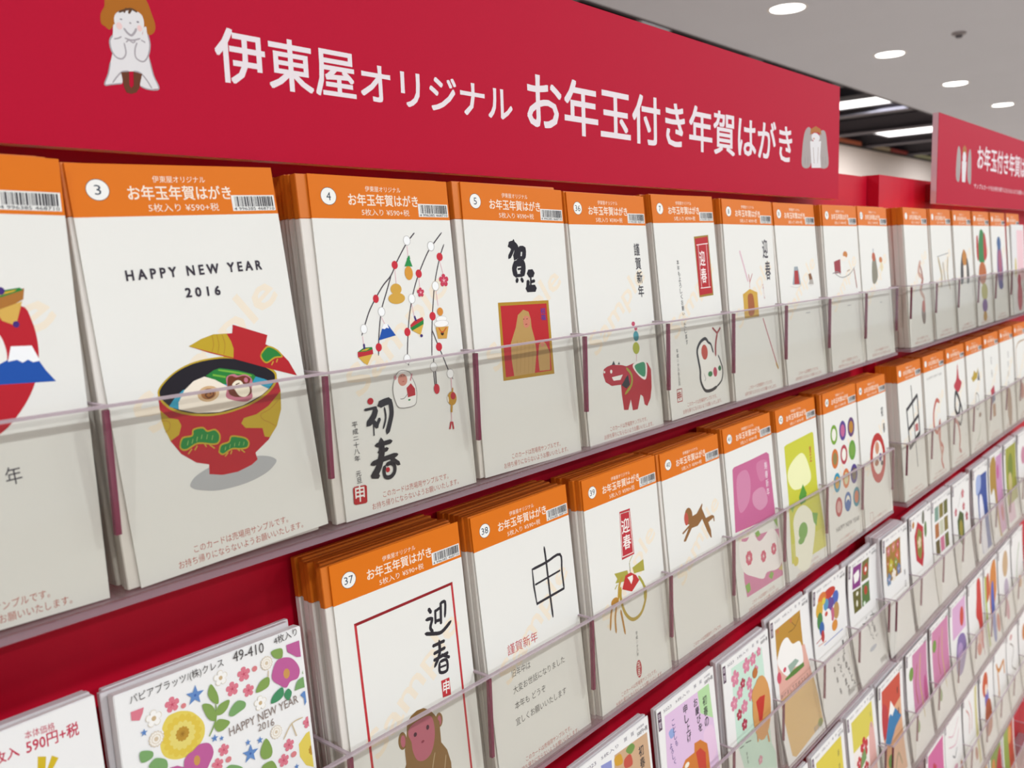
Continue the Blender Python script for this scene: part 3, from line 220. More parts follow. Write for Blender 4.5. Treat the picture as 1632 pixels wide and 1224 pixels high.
'38':[('s','#2e2a30',1.9,1,0,[68.7,142.6,69.2,131.4,69.5,108,70,92.2]),('s','#2e2a30',1.8,0,0,[53.7,131.3,53.5,119.2,54.7,106]),('s','#2e2a30',1.9,1,0,[53.7,131,68.7,131.5,85,132.7,85.2,120.4,85.5,107.6]),('s','#2e2a30',1.8,0,0,[54.8,106.6,85.5,107.9]),('s','#2e2a30',1.4,0,0,[55.2,119.9,83.1,121.6]),('t','#cf4a50',20.2,82.4,51.3,81.8,7.2,'謹賀新年',0),('t','#5a5652',21.7,67,40.9,66.6,5.2,'旧年中は',0),('t','#5a5652',21.4,55.8,77.5,56.7,5.2,'大変お世話になりました',0),('t','#5a5652',21.3,45.1,53.7,45,5.2,'本年も どうぞ',0),('t','#5a5652',20.6,34.4,75.4,34.6,5.2,'宜しくお願いいたします',0)],
'39':[('p','#c8303c',0,[44.1,146.7,58.5,146.2,59.3,109.8,42.1,109.7]),('s','#f2e4dc',0.7,0,1,[45,145,57.4,144.3,58,111.4,43.1,111.7]),('v','#f6ece6',50.7,140.7,50.7,115.5,10.5,'迎春',1,1),('p','#b9b04a',0,[30.4,102.3,48,100,50,91.4,30.7,94.7,33.8,97.3]),('p','#b9b04a',0,[55.1,100,71.2,102.3,71.3,93.1,56.6,94.8]),('s','#4a4a30',0.7,1,0,[51.5,104.7,51.7,97.3]),('s','#b9b04a',0.6,1,0,[57,109.5,52.2,105.6,51.6,101.5]),('s','#c9a23c',2.6,1,0,[40,96.5,35.6,91.6,33.2,81.9]),('s','#b9b04a',2.6,1,0,[62.6,90.8,68.9,81.4,68.3,70.8]),('p','#d03a38',0,[39,87.6,44.7,96.7,52.2,97.1,59.1,92.9,63.1,87.7,51.7,81.9]),('p','#f4ece0',0,[47.1,94.4,54.6,94.3,54.5,91.1,51.7,87.7,49.5,91.6]),('s','#c4a640',2.8,1,0,[37.2,89.4,36.2,80.3,40.5,68.1,49.9,60.2,62,61.6,70.2,71.8,70.4,80.4]),('s','#b9b04a',1,1,0,[29.6,90.6,33,93]),('s','#c9903c',2.2,1,0,[27.4,83,22,74.3,19.2,62.4]),('s','#c9903c',2.2,1,0,[29.1,76.7,26.5,68.1,26.2,57.9]),('s','#c9903c',2.2,1,0,[34.6,72.5,36.1,63.7,37.8,53]),('e','#c9903c',28.1,81.1,5.1,3.3),('v','#5a5650',53,49.7,52,29.8,2.8,'平成二十八年',0,1),('e','#c8404a',52.2,19.6,3.7,7.1),('v','#f4ece0',52.2,25.4,51.5,14.1,3.6,'元旦',1,1)],
'40':[('p','#9a6a3a',0,[39.1,117.5,50.8,118.1,60.9,124.2,62.6,124.5,60.7,120.4,66.1,110.5,77.2,110.6,81,108.8,81.2,103.9,79.2,104.1,79.1,107.5,69.6,105.6,73.1,98.1,73.3,90.8,71.4,91.5,66.4,98.6,59.5,111.2,51.2,107.3,40.8,107.9,29,99.3,25.9,99.7,25.9,100.9,35.3,109.1,25.7,106.2,24.2,107.6,36.9,111.6]),('e','#9a6a3a',37.1,119.3,6.6,7.2),('e','#cc5a4a',33,117.8,3.5,5.6)],
'41':[('p','#d56f9c',0,[12.1,140.2,15.6,141.9,49.8,141.9,84.7,142.6,89.9,139.7,92,76.4,6.1,82]),('p','#e08fb2',1,[21,132.8,39.1,134.4,45.6,121.9,38.8,103.9,19.5,97.6,16.3,117.5]),('p','#de86ac',1,[60.8,135.4,83.1,135.1,85.1,121.7,66.4,117.2]),('p','#e39cba',1,[49.2,109.8,71.4,110.3,77.7,94.5,60.7,90.1,47,99.1]),('p','#e48ab0',0,[16.6,73.1,14.6,33.9,16.9,16.9,96.5,14.5,96.2,33.8,96.6,62.5,15.9,73.3]),('p','#f8f0ec',1,[11.6,70.9,26.5,68.6,39.5,74.1,52.9,61.2,79.3,67.1,94.2,55.5,99.5,38.7,94.6,26.6,83.1,24.3,62.5,27.7,53.3,24,34.6,31.6,16.8,40.7,9.9,53.6]),('f','#e8607e',28.1,51.8,7.2,8,'#f8f0ec'),('f','#e8607e',57.8,45,6,8,'#f8f0ec'),('f','#e8607e',81.2,45.8,6.1,8,'#f8f0ec'),('p','#8fbf50',0,[64.7,22.3,70.6,26.2,76.3,22.6,70.9,17.6]),('p','#8fbf50',0,[15.1,28.7,24.2,29.4,25.3,21.8,18.4,20.4]),('p','#e6cf7a',0,[87.2,23,96.7,26,96.2,19.4]),('v','#f8e8ee',80.3,134.2,80.4,99.6,6.2,'寿春新年',0,1),('p','#8fbf50',0,[44.3,71.7,52.2,72.4,55.9,67.1,47.9,66.5]),('p','#8fbf50',0,[86.4,73.4,94.8,73.5,94.4,64])],
'42':[('p','#dcdb40',0,[14.3,140.7,19.8,141.9,85,143.8,89.4,142.2,89.1,78.9,13.7,78.1]),('p','#f0f0b8',1,[26,120.5,56.5,126.5,71.7,108,70.4,92.6,31,92.2,16.2,107.5]),('p','#dcdb40',0,[13.3,79.7,91.3,80,101.8,20.5,8.7,19.3]),('p','#e6e06a',0,[11.3,39.2,110.6,35,111.4,13.6,15.8,16.2]),('p','#f4f2dc',1,[20.7,42.5,20.9,61.3,32,70.7,48.9,71.9,65.9,62.3,74.5,47.6,68.7,29.5,49.8,4,21.7,12.4]),('e','#7ab648',42.6,45.7,11.5,9.1),('p','#5aa53a',0,[39.2,82.7,51.6,94,59.4,82.6,55,74.3,41.8,73.6]),('p','#7ab648',0,[69.1,59.2,83.9,54.7,77.3,42.1,70.8,48.5]),('p','#8fbf50',0,[14,79.6,28,77.7,21,70.3]),('e','#e8d84a',18.9,19.7,6.3,4.8),('e','#7ab648',36.8,37.1,8.3,3.8),('v','#c8503a',77.9,130.2,77.2,112.3,5,'賀正',1,1)],
'43':[('e','#7fae2e',27,130.7,10.1,11.2),('e','#f0ece0',27,130.7,6.3,7),('e','#5b3f94',53.6,131.1,10.4,11.4),('e','#d06a9a',53.6,131.1,6.5,7.2),('e','#5d3a70',79.8,131,10.8,11.5),('e','#c98a2a',79.8,131,6.7,7.2),('e','#e0762c',26.5,103.5,10.1,11.2),('e','#9a8a50',26.5,103.5,6.3,7),('e','#c03a4c',53.6,103.3,10.5,11.4),('e','#f0ece0',53.6,103.3,6.5,7.2),('e','#6aa53a',80,103.7,10.9,11.7),('e','#7fae4a',80,103.7,6.8,7.3),('e','#2f9fc0',29,75.7,10.1,11.2),('e','#e0a83a',29,75.7,6.3,7.1),('e','#e8824a',56.7,75,10.6,11.5),('e','#d8d0a0',56.7,75,6.6,7.2),('e','#5a4494',81.9,75.2,11,11.6),('e','#7a6a50',81.9,75.2,6.9,7.3),('e','#c2343e',30.5,47.3,10.2,11.2),('e','#e8b0a8',30.5,47.3,6.4,7),('e','#2b63b0',58.1,47.2,10.6,11.5),('e','#f0ece0',58.1,47.2,6.6,7.2),('e','#2a94a8',85.8,46.8,11.1,11.7),('e','#e07a4a',85.8,46.8,6.9,7.4),('e','#2b63b0',57.7,44.7,6.7,5),('t','#8a8684',18.9,20.3,91.1,17.8,5.4,'HAPPY NEW YEAR',1)],
'44':[('e','#c8322e',57.5,79.4,27.4,31.3),('e','#f2ece2',57.7,80.3,18.5,21.1),('e','#e09a78',56.3,92.3,7.1,7.9),('e','#6a4a9a',65.9,78.8,5.1,5.2),('e','#b0603a',52.3,74.1,7.1,3.8),('e','#3a3a40',70.7,70.5,4.2,3.2),('v','#3c383e',80.5,144.7,87.6,102.4,7.5,'初春',1,1),('s','#c8605a',0.6,0,1,[17.8,18.7,27.7,17.3,26.7,6.7,17.4,8.1])],
'floral':[('t','#55504e',6.9,153,54,154,4.8,'パピアプラッツ/(株)クレス',0),('t','#55504e',59.2,154.6,76.7,153.8,5.2,'49-410',0),('t','#55504e',83.1,155.2,97.3,155.9,4.2,'4枚入り',0),('p','#f2da62',1,[30.4,141.5,35.6,138.7,40.2,132.1,40,126.1,36.6,122.1,32.5,119.7,25.1,120.3,19.5,124.2,18.2,130,20.8,134.1,20,137.4,23,141.4,26.7,142]),('f','#eecf50',29.2,130.3,9.9,16,None),('f','#f4e07a',29.2,130.3,6.8,14,None),('f','#c9993a',29.3,130.9,3.5,12,'#a87a2a'),('p','#f2da62',0,[100.8,104.1,95.8,103.5,90.6,99.7,90.4,93.1,93.5,87.1,98,84.1]),('f','#c9993a',98.8,93.5,2.9,10,None),('f','#ea8494',26.1,146.2,3.7,5,'#d0506a'),('f','#ea8494',57.1,142,3.6,5,'#d0506a'),('f','#ea8494',64.2,146.9,3.7,5,'#d0506a'),('f','#ea8494',65.7,138,3.2,5,'#d0506a'),('f','#ea8494',48.7,114.8,3,5,'#d0506a'),('f','#ea8494',84.7,101.9,3.2,5,'#d0506a'),('f','#ea8494',80.6,95.5,3.3,5,'#d0506a'),('f','#ea8494',97.5,108.8,3.1,5,'#d0506a'),('f','#ea8494',44.6,109.2,3.2,5,'#d0506a'),('e','#e88a8c',31.4,143.6,1.3,1.2),('e','#e88a8c',70.4,147.4,1.5,1.4),('e','#e88a8c',50.5,109.2,1.6,1.4),('e','#e88a8c',86.8,96,1.8,1.5),('p','#ea8494',0,[6.7,150.3,12.8,150.2,12,147.8,10.2,145.1,6.6,146.4]),('f','#d8ccb6',16.7,143.4,4,5,None),('f','#f3f0ea',16.7,143.4,3.7,5,None),('f','#d9bd92',16.7,143.4,1.2,8,None),('f','#d8ccb6',51.6,149.6,3.8,5,None),('f','#f3f0ea',51.6,149.6,3.5,5,None),('f','#d9bd92',51.6,149.6,1.1,8,None),('f','#d8ccb6',71.3,129.4,3.7,5,None),('f','#f3f0ea',71.3,129.4,3.4,5,None),('f','#d9bd92',71.3,129.4,1.1,8,None),('f','#d2bfa4',16.6,133.8,3.7,14,None),('f','#efe9de',16.6,133.8,3.3,14,None),('f','#d2bfa4',16.6,133.8,2.3,12,None),('f','#efe9de',16.6,133.8,2,12,None),('f','#d2bfa4',16.6,133.8,1.1,8,None),('f','#d2bfa4',77.4,147.8,3.6,14,None),('f','#efe9de',77.4,147.8,3.2,14,None),('f','#d2bfa4',77.4,147.8,2.2,12,None),('f','#efe9de',77.4,147.8,2,12,None),('f','#d2bfa4',77.4,147.8,1,8,None),('f','#d2bfa4',78.2,111.5,3.5,14,None),('f','#efe9de',78.2,111.5,3.2,14,None),('f','#d2bfa4',78.2,111.5,2.2,12,None),('f','#efe9de',78.2,111.5,1.9,12,None),('f','#d2bfa4',78.2,111.5,0.9,8,None),('p','#cb66a0',1,[79.7,141.2,83.5,147,90.2,146.4,94.3,142.8,96.3,137.8,94.6,133.8,89.9,133.6,87,131.4,83.2,134.4,80,137.6]),('p','#cb66a0',1,[28.1,117.4,30,120.2,33.3,121.1,36.7,122.7,41.6,121.1,43.3,116.2,40.7,111.8,37.5,109.4,29,112.3]),('p','#cb66a0',0,[90,152.9,98,152.8,98.7,143.9,95.3,144.8,92.6,147.2,90.2,149.2]),('p','#cb66a0',0,[21.1,118.2,24.7,117.6,29.3,114.5,28.4,112.9,21.5,116]),('e','#d9a05a',88.2,138.5,1.9,2.6),('e','#d9a05a',34.5,115.8,1.6,2.4),('w','#6c94ce',37.6,146.3,4.8),('w','#6c94ce',62.4,107,4.7),('w','#6c94ce',11.4,138.9,1.8),('w','#6c94ce',44.7,122.3,2),('w','#6c94ce',48.2,120.8,1.4),('w','#6c94ce',61.8,112.9,1.7),('w','#6c94ce',68.5,111.3,1.9),('w','#6c94ce',87.6,89.1,1.6),('p','#6c94ce',0,[94.8,124.5,97,125.7,100.4,125,100.4,119,99,120.9,96.7,118.1,96.8,122]),('p','#8dab5a',1,[46.1,148.5,48.4,144.4,49.2,140.7,48.5,137.8,45.5,140.3,44,144.5]),('p','#8dab5a',1,[54.6,137.6,53.4,134.2,50.1,132.2,46.9,133.2,49.1,137.1]),('p','#8dab5a',1,[40.5,140.4,44.7,139.1,46.8,134.9,46.4,130.5,42.6,132.9]),('p','#8dab5a',1,[53.6,126.9,50,124.4,46.7,124.8,45.3,128.2,48.2,130.4]),('p','#8dab5a',1,[77.6,140.6,76.8,135.9,69.5,135.4,72.6,140]),('p','#8dab5a',1,[71.9,110.8,74.7,104.5,73.4,100.6,69.1,101.2,67.9,105.5]),('p','#8dab5a',1,[80.8,152.7,87.1,152.2,86.6,147.5,82.3,148.8]),('p','#8dab5a',1,[68.4,98.3,73.8,98.3,76.1,93.6,75.1,91.8,67.9,95.1]),('p','#4c9668',1,[77.2,126.8,79,130.5,84.5,132.7,85.1,128.8,82.2,126.7]),('p','#4c9668',1,[85.2,128.1,88,130.6,89.9,127.7,87.5,124.5]),('p','#84b06e',1,[53.5,130.4,55.3,133.4,59,135.4,62.9,133.2,62.5,130.6,58.9,129.5,55.4,128.9]),('p','#84b06e',1,[92,128.9,94.4,132.6,99.1,132.8,99.9,127.9,95.3,127.9,92.2,128]),('p','#84b06e',1,[8.3,130.8,10.9,130.8,14.2,128.8,13.5,126.2,8.6,126.1]),('p','#84b06e',1,[11.6,122.4,14.3,125.3,17.2,124.6,20.1,122.1,19.3,118.4]),('p','#84b06e',1,[97.5,135.1,99.2,138.8,99.6,135]),('p','#84b06e',1,[48.8,105.8,51.6,106.1,56.6,102.9,57.6,99.7,48.6,103.8]),('s','#8dab5a',0.7,1,0,[47.4,138.2,46.4,130.8,42.1,124.3]),('s','#c9b490',0.5,1,0,[77.9,143.8,77.3,140.5]),('s','#cdb894',0.6,1,0,[94.7,112.6,87.7,112.1,81.9,106]),('s','#cdb894',0.6,1,0,[87.7,112.1,89.7,104.7]),('t','#8a7a72',52.6,119.9,93.2,121.3,4.3,'HAPPY NEW YEAR',0),('t','#8a7a72',68.1,115.8,77.6,115.4,3.8,'2016',0)],
'590':[('t','#d23a56',70.8,152.9,82.5,152.1,3.4,'本体価格',0),('t','#d23a56',70.7,146.8,91.6,146,5.8,'590円+税',1),('t','#d23a56',56.1,147.6,68,147.6,4.6,'5枚入',1),('p','#e0c02a',0,[74.5,144.1,77.6,142.7,75.4,131.6,72.7,132.9]),('p','#e0c02a',0,[79.8,142.1,82.2,140,77.4,134.2,75.9,134.9])],
'syo':[('p','#dfbfdc',0,[11.8,149.8,89.6,147.6,96,62.4,6.7,82]),('p','#b4d8a0',0,[68.5,148,89.6,147.6,92,113.4,70.3,127.3]),('p','#e8c6de',1,[72.1,106.4,89.5,107.3,93.6,81.9,78.3,77.5]),('p','#9fb4e6',1,[15.8,133.4,22.3,134.5,25,127.9,18.4,126.8]),('p','#e0853a',0,[31.8,93.7,37.9,98.3,53.9,97.7,55.3,105.5,66.1,104.1,77.2,95.4,78.4,86.1,78.5,71,72.9,48.1,27.8,71.2]),('p','#d84a3a',0,[56.4,96.5,64.8,96.9,73.1,88.6,71.9,74.1,59.1,80.4]),('e','#f4ecd8',40,92.4,4,2.3),('v','#2e2a30',79.7,140.4,79.9,110.1,7.2,'初春の',1,1),('v','#2e2a30',62.9,144.6,68.7,110.8,6.6,'お慶びを',1,1),('v','#2e2a30',45.2,146.6,48.1,110.3,6.6,'申し上げ',1,1),('v','#5a4a90',23.7,142.1,26.7,116.1,4.2,'ことしも',0,1),('v','#5a4a90',16.6,123.5,21.6,102,4,'よろしく',0,1)],
'cherry':[('p','#c8e2d0',0,[17.7,149.4,83.8,146.5,89.8,41.9,113.1,3.6,28.8,44.3,18,74.9]),('f','#e58aa4',24.2,137,8.4,5,'#f0b8c4'),('f','#e58aa4',48.6,140.6,8,5,'#f0b8c4'),('f','#e58aa4',63.1,141.6,6.9,5,'#f0b8c4'),('f','#e58aa4',18.5,114.1,7.3,5,'#f0b8c4'),('f','#e58aa4',38.4,102.8,7.1,5,'#f0b8c4'),('f','#e58aa4',53.6,108.8,6.5,5,'#f0b8c4'),('f','#e58aa4',51.5,121.2,6.5,5,'#f0b8c4'),('f','#e58aa4',67.3,128.5,5.4,5,'#f0b8c4'),('f','#e58aa4',31.2,120,6.4,5,'#f0b8c4'),('f','#e58aa4',76.2,144.4,4.8,5,'#f0b8c4'),('f','#b8304c',38.3,126.6,5.3,5,'#f2c8d0'),('f','#b8304c',26.7,99.7,5.6,5,'#f2c8d0'),('f','#b8304c',35.6,85.9,6,5,'#f2c8d0'),('f','#b8304c',65.1,128.3,4,5,'#f2c8d0'),('e','#e4a45e',74,86.6,20.4,33.2),('e','#e4a45e',68.4,104.7,14.5,10.9),('p','#d43a2e',0,[62.2,97.5,70.9,99.3,82.6,96.8,78,84.9,73.2,74.2,66.1,75.3,65.1,84.6]),('e','#c87838',64.8,126.5,5.6,5.1),('s','#e4a45e',3,1,0,[61.2,78.5,60.6,57.2]),('s','#e4a45e',3,1,0,[78.8,68.8,84.7,46.2]),('s','#3a3438',0.8,1,0,[22.6,67.4,30.4,66.3]),('s','#3a3438',0.8,1,0,[34.6,67.3,46.4,64.7]),('v','#4a5a50',35.2,58.4,37,45,3,'本年も',0,1),('f','#e8a0b0',62.8,36.6,4.8,5,'#f4d0d8')],
'gold':[('p','#c99434',0,[11.7,146.2,76.3,147.2,78.3,96.4,10.8,113.6]),('p','#f2b8a8',0,[11.3,115.4,81.6,106.3,92.5,63.9,7.7,70.9]),('p','#edc380',0,[7.7,70.9,93.9,63.4,103.5,10.6,19.2,4.7,11.9,9.1]),('p','#f4f0ea',1,[11.6,113.2,24.4,126.9,39.4,128.7,51.5,117.2,69.6,113.8,74.4,100.4,71.3,87.7,47.2,91.6,31.4,88.3,16.3,101.3]),('p','#9ab0a0',0,[34.6,98.4,54.7,99.2,63.1,94,38.8,88.5]),('p','#5f8a3e',0,[23.9,87.7,46.6,89.7,74.1,88.2,74.1,83.5,49.5,83.4,27.9,84.9]),('e','#e0566c',11.6,93.9,5.1,6.2),('e','#e0566c',26.5,97.4,3.9,2.5),('s','#4a3020',0.7,1,0,[43.1,132.6,60.5,132.9,76.2,142.3]),('s','#4a3020',0.6,1,0,[51.1,142.4,63.1,133]),('f','#d07a4a',17.5,142.6,2.9,5,None),('f','#d07a4a',51.4,143.3,3,5,None),('t','#4a3a40',9.2,71.1,80.9,69.1,4.2,'あけましておめでとう',0),('e','#9aa83e',90.4,12.7,6.7,4.2)],
'wreath':[('e','#cf3a2c',47.1,141.9,20.5,6.6),('e','#e8823a',27.1,141.4,12.5,8.2),('e','#e6b43a',18.7,130.9,10.3,10.1),('e','#4a8a4a',19,117.6,8.2,10.1),('e','#3a6ab0',23.4,107.3,7.2,8.1),('e','#4a6ac0',67.5,131,10,8.4),('e','#c89a5a',68.9,114.7,8.9,10.4),('e','#6a4a9a',49,127.8,14,8.3),('e','#e8963a',61.5,98.9,8.8,6.6),('e','#c83a3a',24.8,97.9,4.7,6.9),('e','#5aa0c8',38.5,131.2,7.3,7),('e','#e8d84a',31.7,137.8,5.3,4),('e','#d06a8a',56.9,114,5.4,8.3),('e','#f2ece6',41.8,112.2,11.7,12.8),('e','#d84a3a',38.3,120.1,4.2,2.9),('s','#c04a4a',1,1,0,[5.2,95.5,23.5,97.3]),('s','#7a86c8',1,1,0,[26.2,86.4,84.1,86.7]),('s','#e8b0a0',1.2,1,0,[10.6,90.8,32.7,89.6]),('v','#2e2a30',80.8,75.1,79.7,55.8,5,'賀正',1,1),('v','#2e2a30',74.1,57.9,97.8,9.4,6,'おめでとう',1,1),('v','#2e2a30',58.2,59.1,77.6,11.5,6,'ございます',1,1),('v','#4a464c',44.6,57.3,54.2,15,5,'本年も',1,1)],
'four':[('p','#8d2f86',0,[15.6,151.9,45.2,150,40.7,121.4,12.9,123.8]),('p','#6d6a32',0,[47.8,149.9,72.8,149.4,70,122.9,44.7,124.1]),('p','#6a6426',0,[13.8,121.1,42.7,119.2,40,91.9,15.2,92.4]),('p','#55743a',0,[45.9,119.7,71.9,118.8,71.4,92.5,42.2,92.1]),('p','#f4f0ec',0,[17.4,141.6,27.3,143.2,36.2,143.8,37.8,135.3,33.9,130.2,20.7,129.5]),('p','#c0442e',0,[50.7,141,65.4,144.7,69.1,135.5,60,128.5,52.3,132.5]),('e','#f4f0ec',60.4,136.5,3.3,3.2),('e','#c0442e',58.4,109.7,5.7,5.9),('e','#e8e4d0',28.8,114.4,4,2.8),('e','#e8e4d0',26.3,102.5,3.1,4.3),('e','#d8e4d0',51,94.4,4.1,2.9),('s','#3a363a',1,1,0,[72.9,77.4,75.1,70.1]),('s','#3a363a',1,1,0,[64.7,73.6,80.3,71.6]),('s','#3a363a',1,1,0,[36.9,71.9,45.2,69.8]),('s','#3a363a',0.8,1,0,[48.9,74.2,53.9,75.7]),('v','#4a464a',52,69.9,65.6,41.7,6,'よろしく',1,1),('v','#4a464a',67.4,67.8,78.9,39.2,6,'お願い',1,1),('e','#b9bcc8',58.3,33.6,12.4,2.9)],
'tan':[('p','#dcb48e',0,[48.5,149,96.2,147.1,96.9,105.3,43.1,119]),('p','#7aa050',1,[64.1,145.5,72.3,148.1,77.1,143.4,70.8,139.9]),('p','#e0a83a',1,[48,146.7,56.6,146.5,58.4,138.1,49,140]),('p','#d05a4a',1,[60.8,139.5,69.8,140.3,71.4,130.6,60.7,132.7]),('p','#9aa0d8',0,[29.7,149.2,43.9,147.4,43.2,131.5,29.4,135.8]),('v','#2e2a30',85.3,140.9,85.6,120.7,7,'初春',1,1)],
'sign':[('p','#b96c0a',1,[193.8,116.5,208.2,119.2,211,117,212.5,112.8,213.9,107.9,213.2,104.6,210.7,102.9,208.9,103.6,205.4,105.4,196.2,105,193.1,102.4,191.1,103.4,189.5,104.5,189.7,108.2,191.6,111.5]),('p','#e2dede',1,[195.9,108.9,198.7,111.4,202.3,111.7,205.3,112.2,208.1,110.7,208.7,107,207.3,102.7,205.2,100.3,202.6,99.4,199.3,99.7,197.3,101.1,196.1,103.9,195.3,106.1]),('p','#b96c0a',0,[196.7,110.1,201.8,113.3,206.2,113.4,205.6,111.6,203.9,112.5,201.6,111.6,198.7,111.4]),('p','#e2dede',0,[194.9,99.4,193.2,92.7,191.9,88.8,190.5,83.9,188.5,79.3,191.5,79.7,196.3,80.7,197.1,84.8,199.8,86.1,204.3,86.7,204.4,80.5,208.1,79.5,213,80.4,211,85.8,209.7,92.6,209.5,98.2,208.3,100.7,201.1,99.3]),('p','#e2dede',0,[195.5,101.5,201.2,100,207.4,103.4,207.8,100,200.8,96.9,194.8,98]),('p','#e2dede',1,[194,100.2,192.4,97.6,193,94.4,194.8,91.3,197.4,91.1,199.2,93.6,198.8,97.9,197.9,99.8,197,102.4,195.9,104.9,194.7,104.4]),('p','#e2dede',1,[209.7,103.7,210.6,99,209.6,95.1,207.8,91.7,205.8,91.1,203.7,92.5,203.5,95.9,205.1,99.2,207.3,102,208.4,105.6,209.6,106.1]),('s','#a8a0a4',0.66,1,0,[194,100.2,192.5,97.6,193,93.7,194.8,91.3,197.4,91.1,199.2,93.6,198.8,97.9]),('s','#a8a0a4',0.66,1,0,[210,103.1,210.6,99,209.6,94.7,207.8,91.8,205.8,91.1,203.5,92.5,203.5,95.9,204.7,98.8]),('s','#a8a0a4',0.6,1,0,[194.5,98.8,196.4,99.4,197.9,100.3]),('s','#a8a0a4',0.6,1,0,[206.7,100.2,208.5,99.4]),('s','#a8a0a4',0.96,1,0,[199.4,103.9,200.7,102.3,202.4,101.5,204,103,204.9,104.7]),('s','#a8a0a4',0.6,1,0,[192,80.4,194.4,83.4,196.8,85.6,199.8,86.2]),('s','#a8a0a4',0.6,1,0,[202,86.5,205,86.1,207.7,83.3,209.7,80]),('s','#a8a0a4',0.66,1,0,[199.3,99.9,202.6,99.5,206.4,100.8]),('s','#a8a0a4',0.54,1,0,[199.7,98.2,201.1,99.3,202.8,98.5,204,99.4]),('s','#a8a0a4',0.54,1,0,[191.9,88.8,190.5,83.9,188.5,79.3,191.5,79.7,196.3,80.7]),('s','#a8a0a4',0.54,1,0,[204.4,80.5,208.1,79.5,213,80.4,211,85.8,209.7,92.6]),('s','#5a3a20',0.8,1,0,[197.8,110.3,200.5,111.7,203.5,112.6,206,111.7]),('s','#5a3a20',0.7,1,0,[200,110.5,201.3,112.6]),('s','#5a3a20',1,1,0,[202.2,110.7,203.5,112.6]),('e','#8a8088',198.4,107.5,0.6,0.3),('e','#8a8088',205.9,107.6,0.6,0.4),('e','#a8a0a4',202.4,106.6,0.5,0.4),('e','#ecc8c4',197.3,104.6,1.3,1.5),('e','#ecc8c4',206.5,105.1,1.1,1.3),('p','#6e3a20',0,[196.2,85.3,199.8,86,199.4,80.2,200.2,79.1,201.4,80.5,201.8,86.2,205.7,85.8,203.7,79.4,202.2,77.5,199.9,76.7,197.8,77.1,196.9,79.3]),('t','#eadfe2',243,87.5,326.5,87.5,24.6,'伊東屋',1),('t','#eadfe2',330.5,88,457,88,19.5,'オリジナル',1),('t','#eadfe2',473,84.8,897,84.8,37,'お年玉付き年賀はがき',1),('p','#a89c98',1,[939,124.6,928.6,117.4,923.3,99.5,923.7,83.6,944.3,84.6,950.4,104.5,947.5,120.5]),('p','#a89c98',1,[977.4,124.5,968.9,118.9,967.8,95.8,974.3,84.5,994.7,87.9,991.3,107.3,986.3,121.9]),('s','#8a8080',0.8,0,0,[930.8,93.6,931,85.6]),('s','#8a8080',0.8,0,0,[938.2,94,938.4,85.9]),('s','#8a8080',0.8,0,0,[978.3,96.4,978.6,88.1]),('s','#8a8080',0.8,0,0,[986.3,96.9,986.6,88.5]),('p','#e2dede',0,[943.6,110.5,973.4,112.7,971.3,96,974.3,84.5,948.5,83.2,945.6,97.7]),('e','#e2dede',958.6,115.5,11.2,4.6),('p','#b96c0a',0,[943.4,116.9,944.9,122.9,958.3,127.2,972.1,125.1,974.1,118.7,965.3,121.3,951.7,120.2]),('s','#9a8070',1,1,0,[952.1,104.6,955.1,88.5]),('s','#9a8070',1,1,0,[965.8,105.5,964.6,89]),('e','#d9a08a',953.6,113.8,2.5,1)],
'sign2':[('p','#a89c98',1,[1448,138,1441,120,1441,93,1458,88,1464,110,1460,132]),('p','#a89c98',1,[1516,138,1505,130,1502,105,1508,90,1524,88,1523,120]),('s','#8a8080',0.8,0,0,[1448,91,1448,105]),('s','#8a8080',0.8,0,0,[1455,91,1455,105]),('s','#8a8080',0.8,0,0,[1511,91,1511,105]),('s','#8a8080',0.8,0,0,[1518,91,1518,105]),('p','#e2dede',0,[1470,118,1496,118,1492,88,1474,88]),('e','#e2dede',1483,124,10,9),('p','#b96c0a',0,[1470,128,1474,138,1483,142,1492,138,1497,128,1490,132,1476,132]),('t','#eadfe2',1560,111,1985,111,37,'お年玉付き年賀はがき',1),('t','#eadfe2',1543,80.5,1975,80.5,8,'サンプルカードをお持ち帰りにならないようお願いいたします。',0)]}
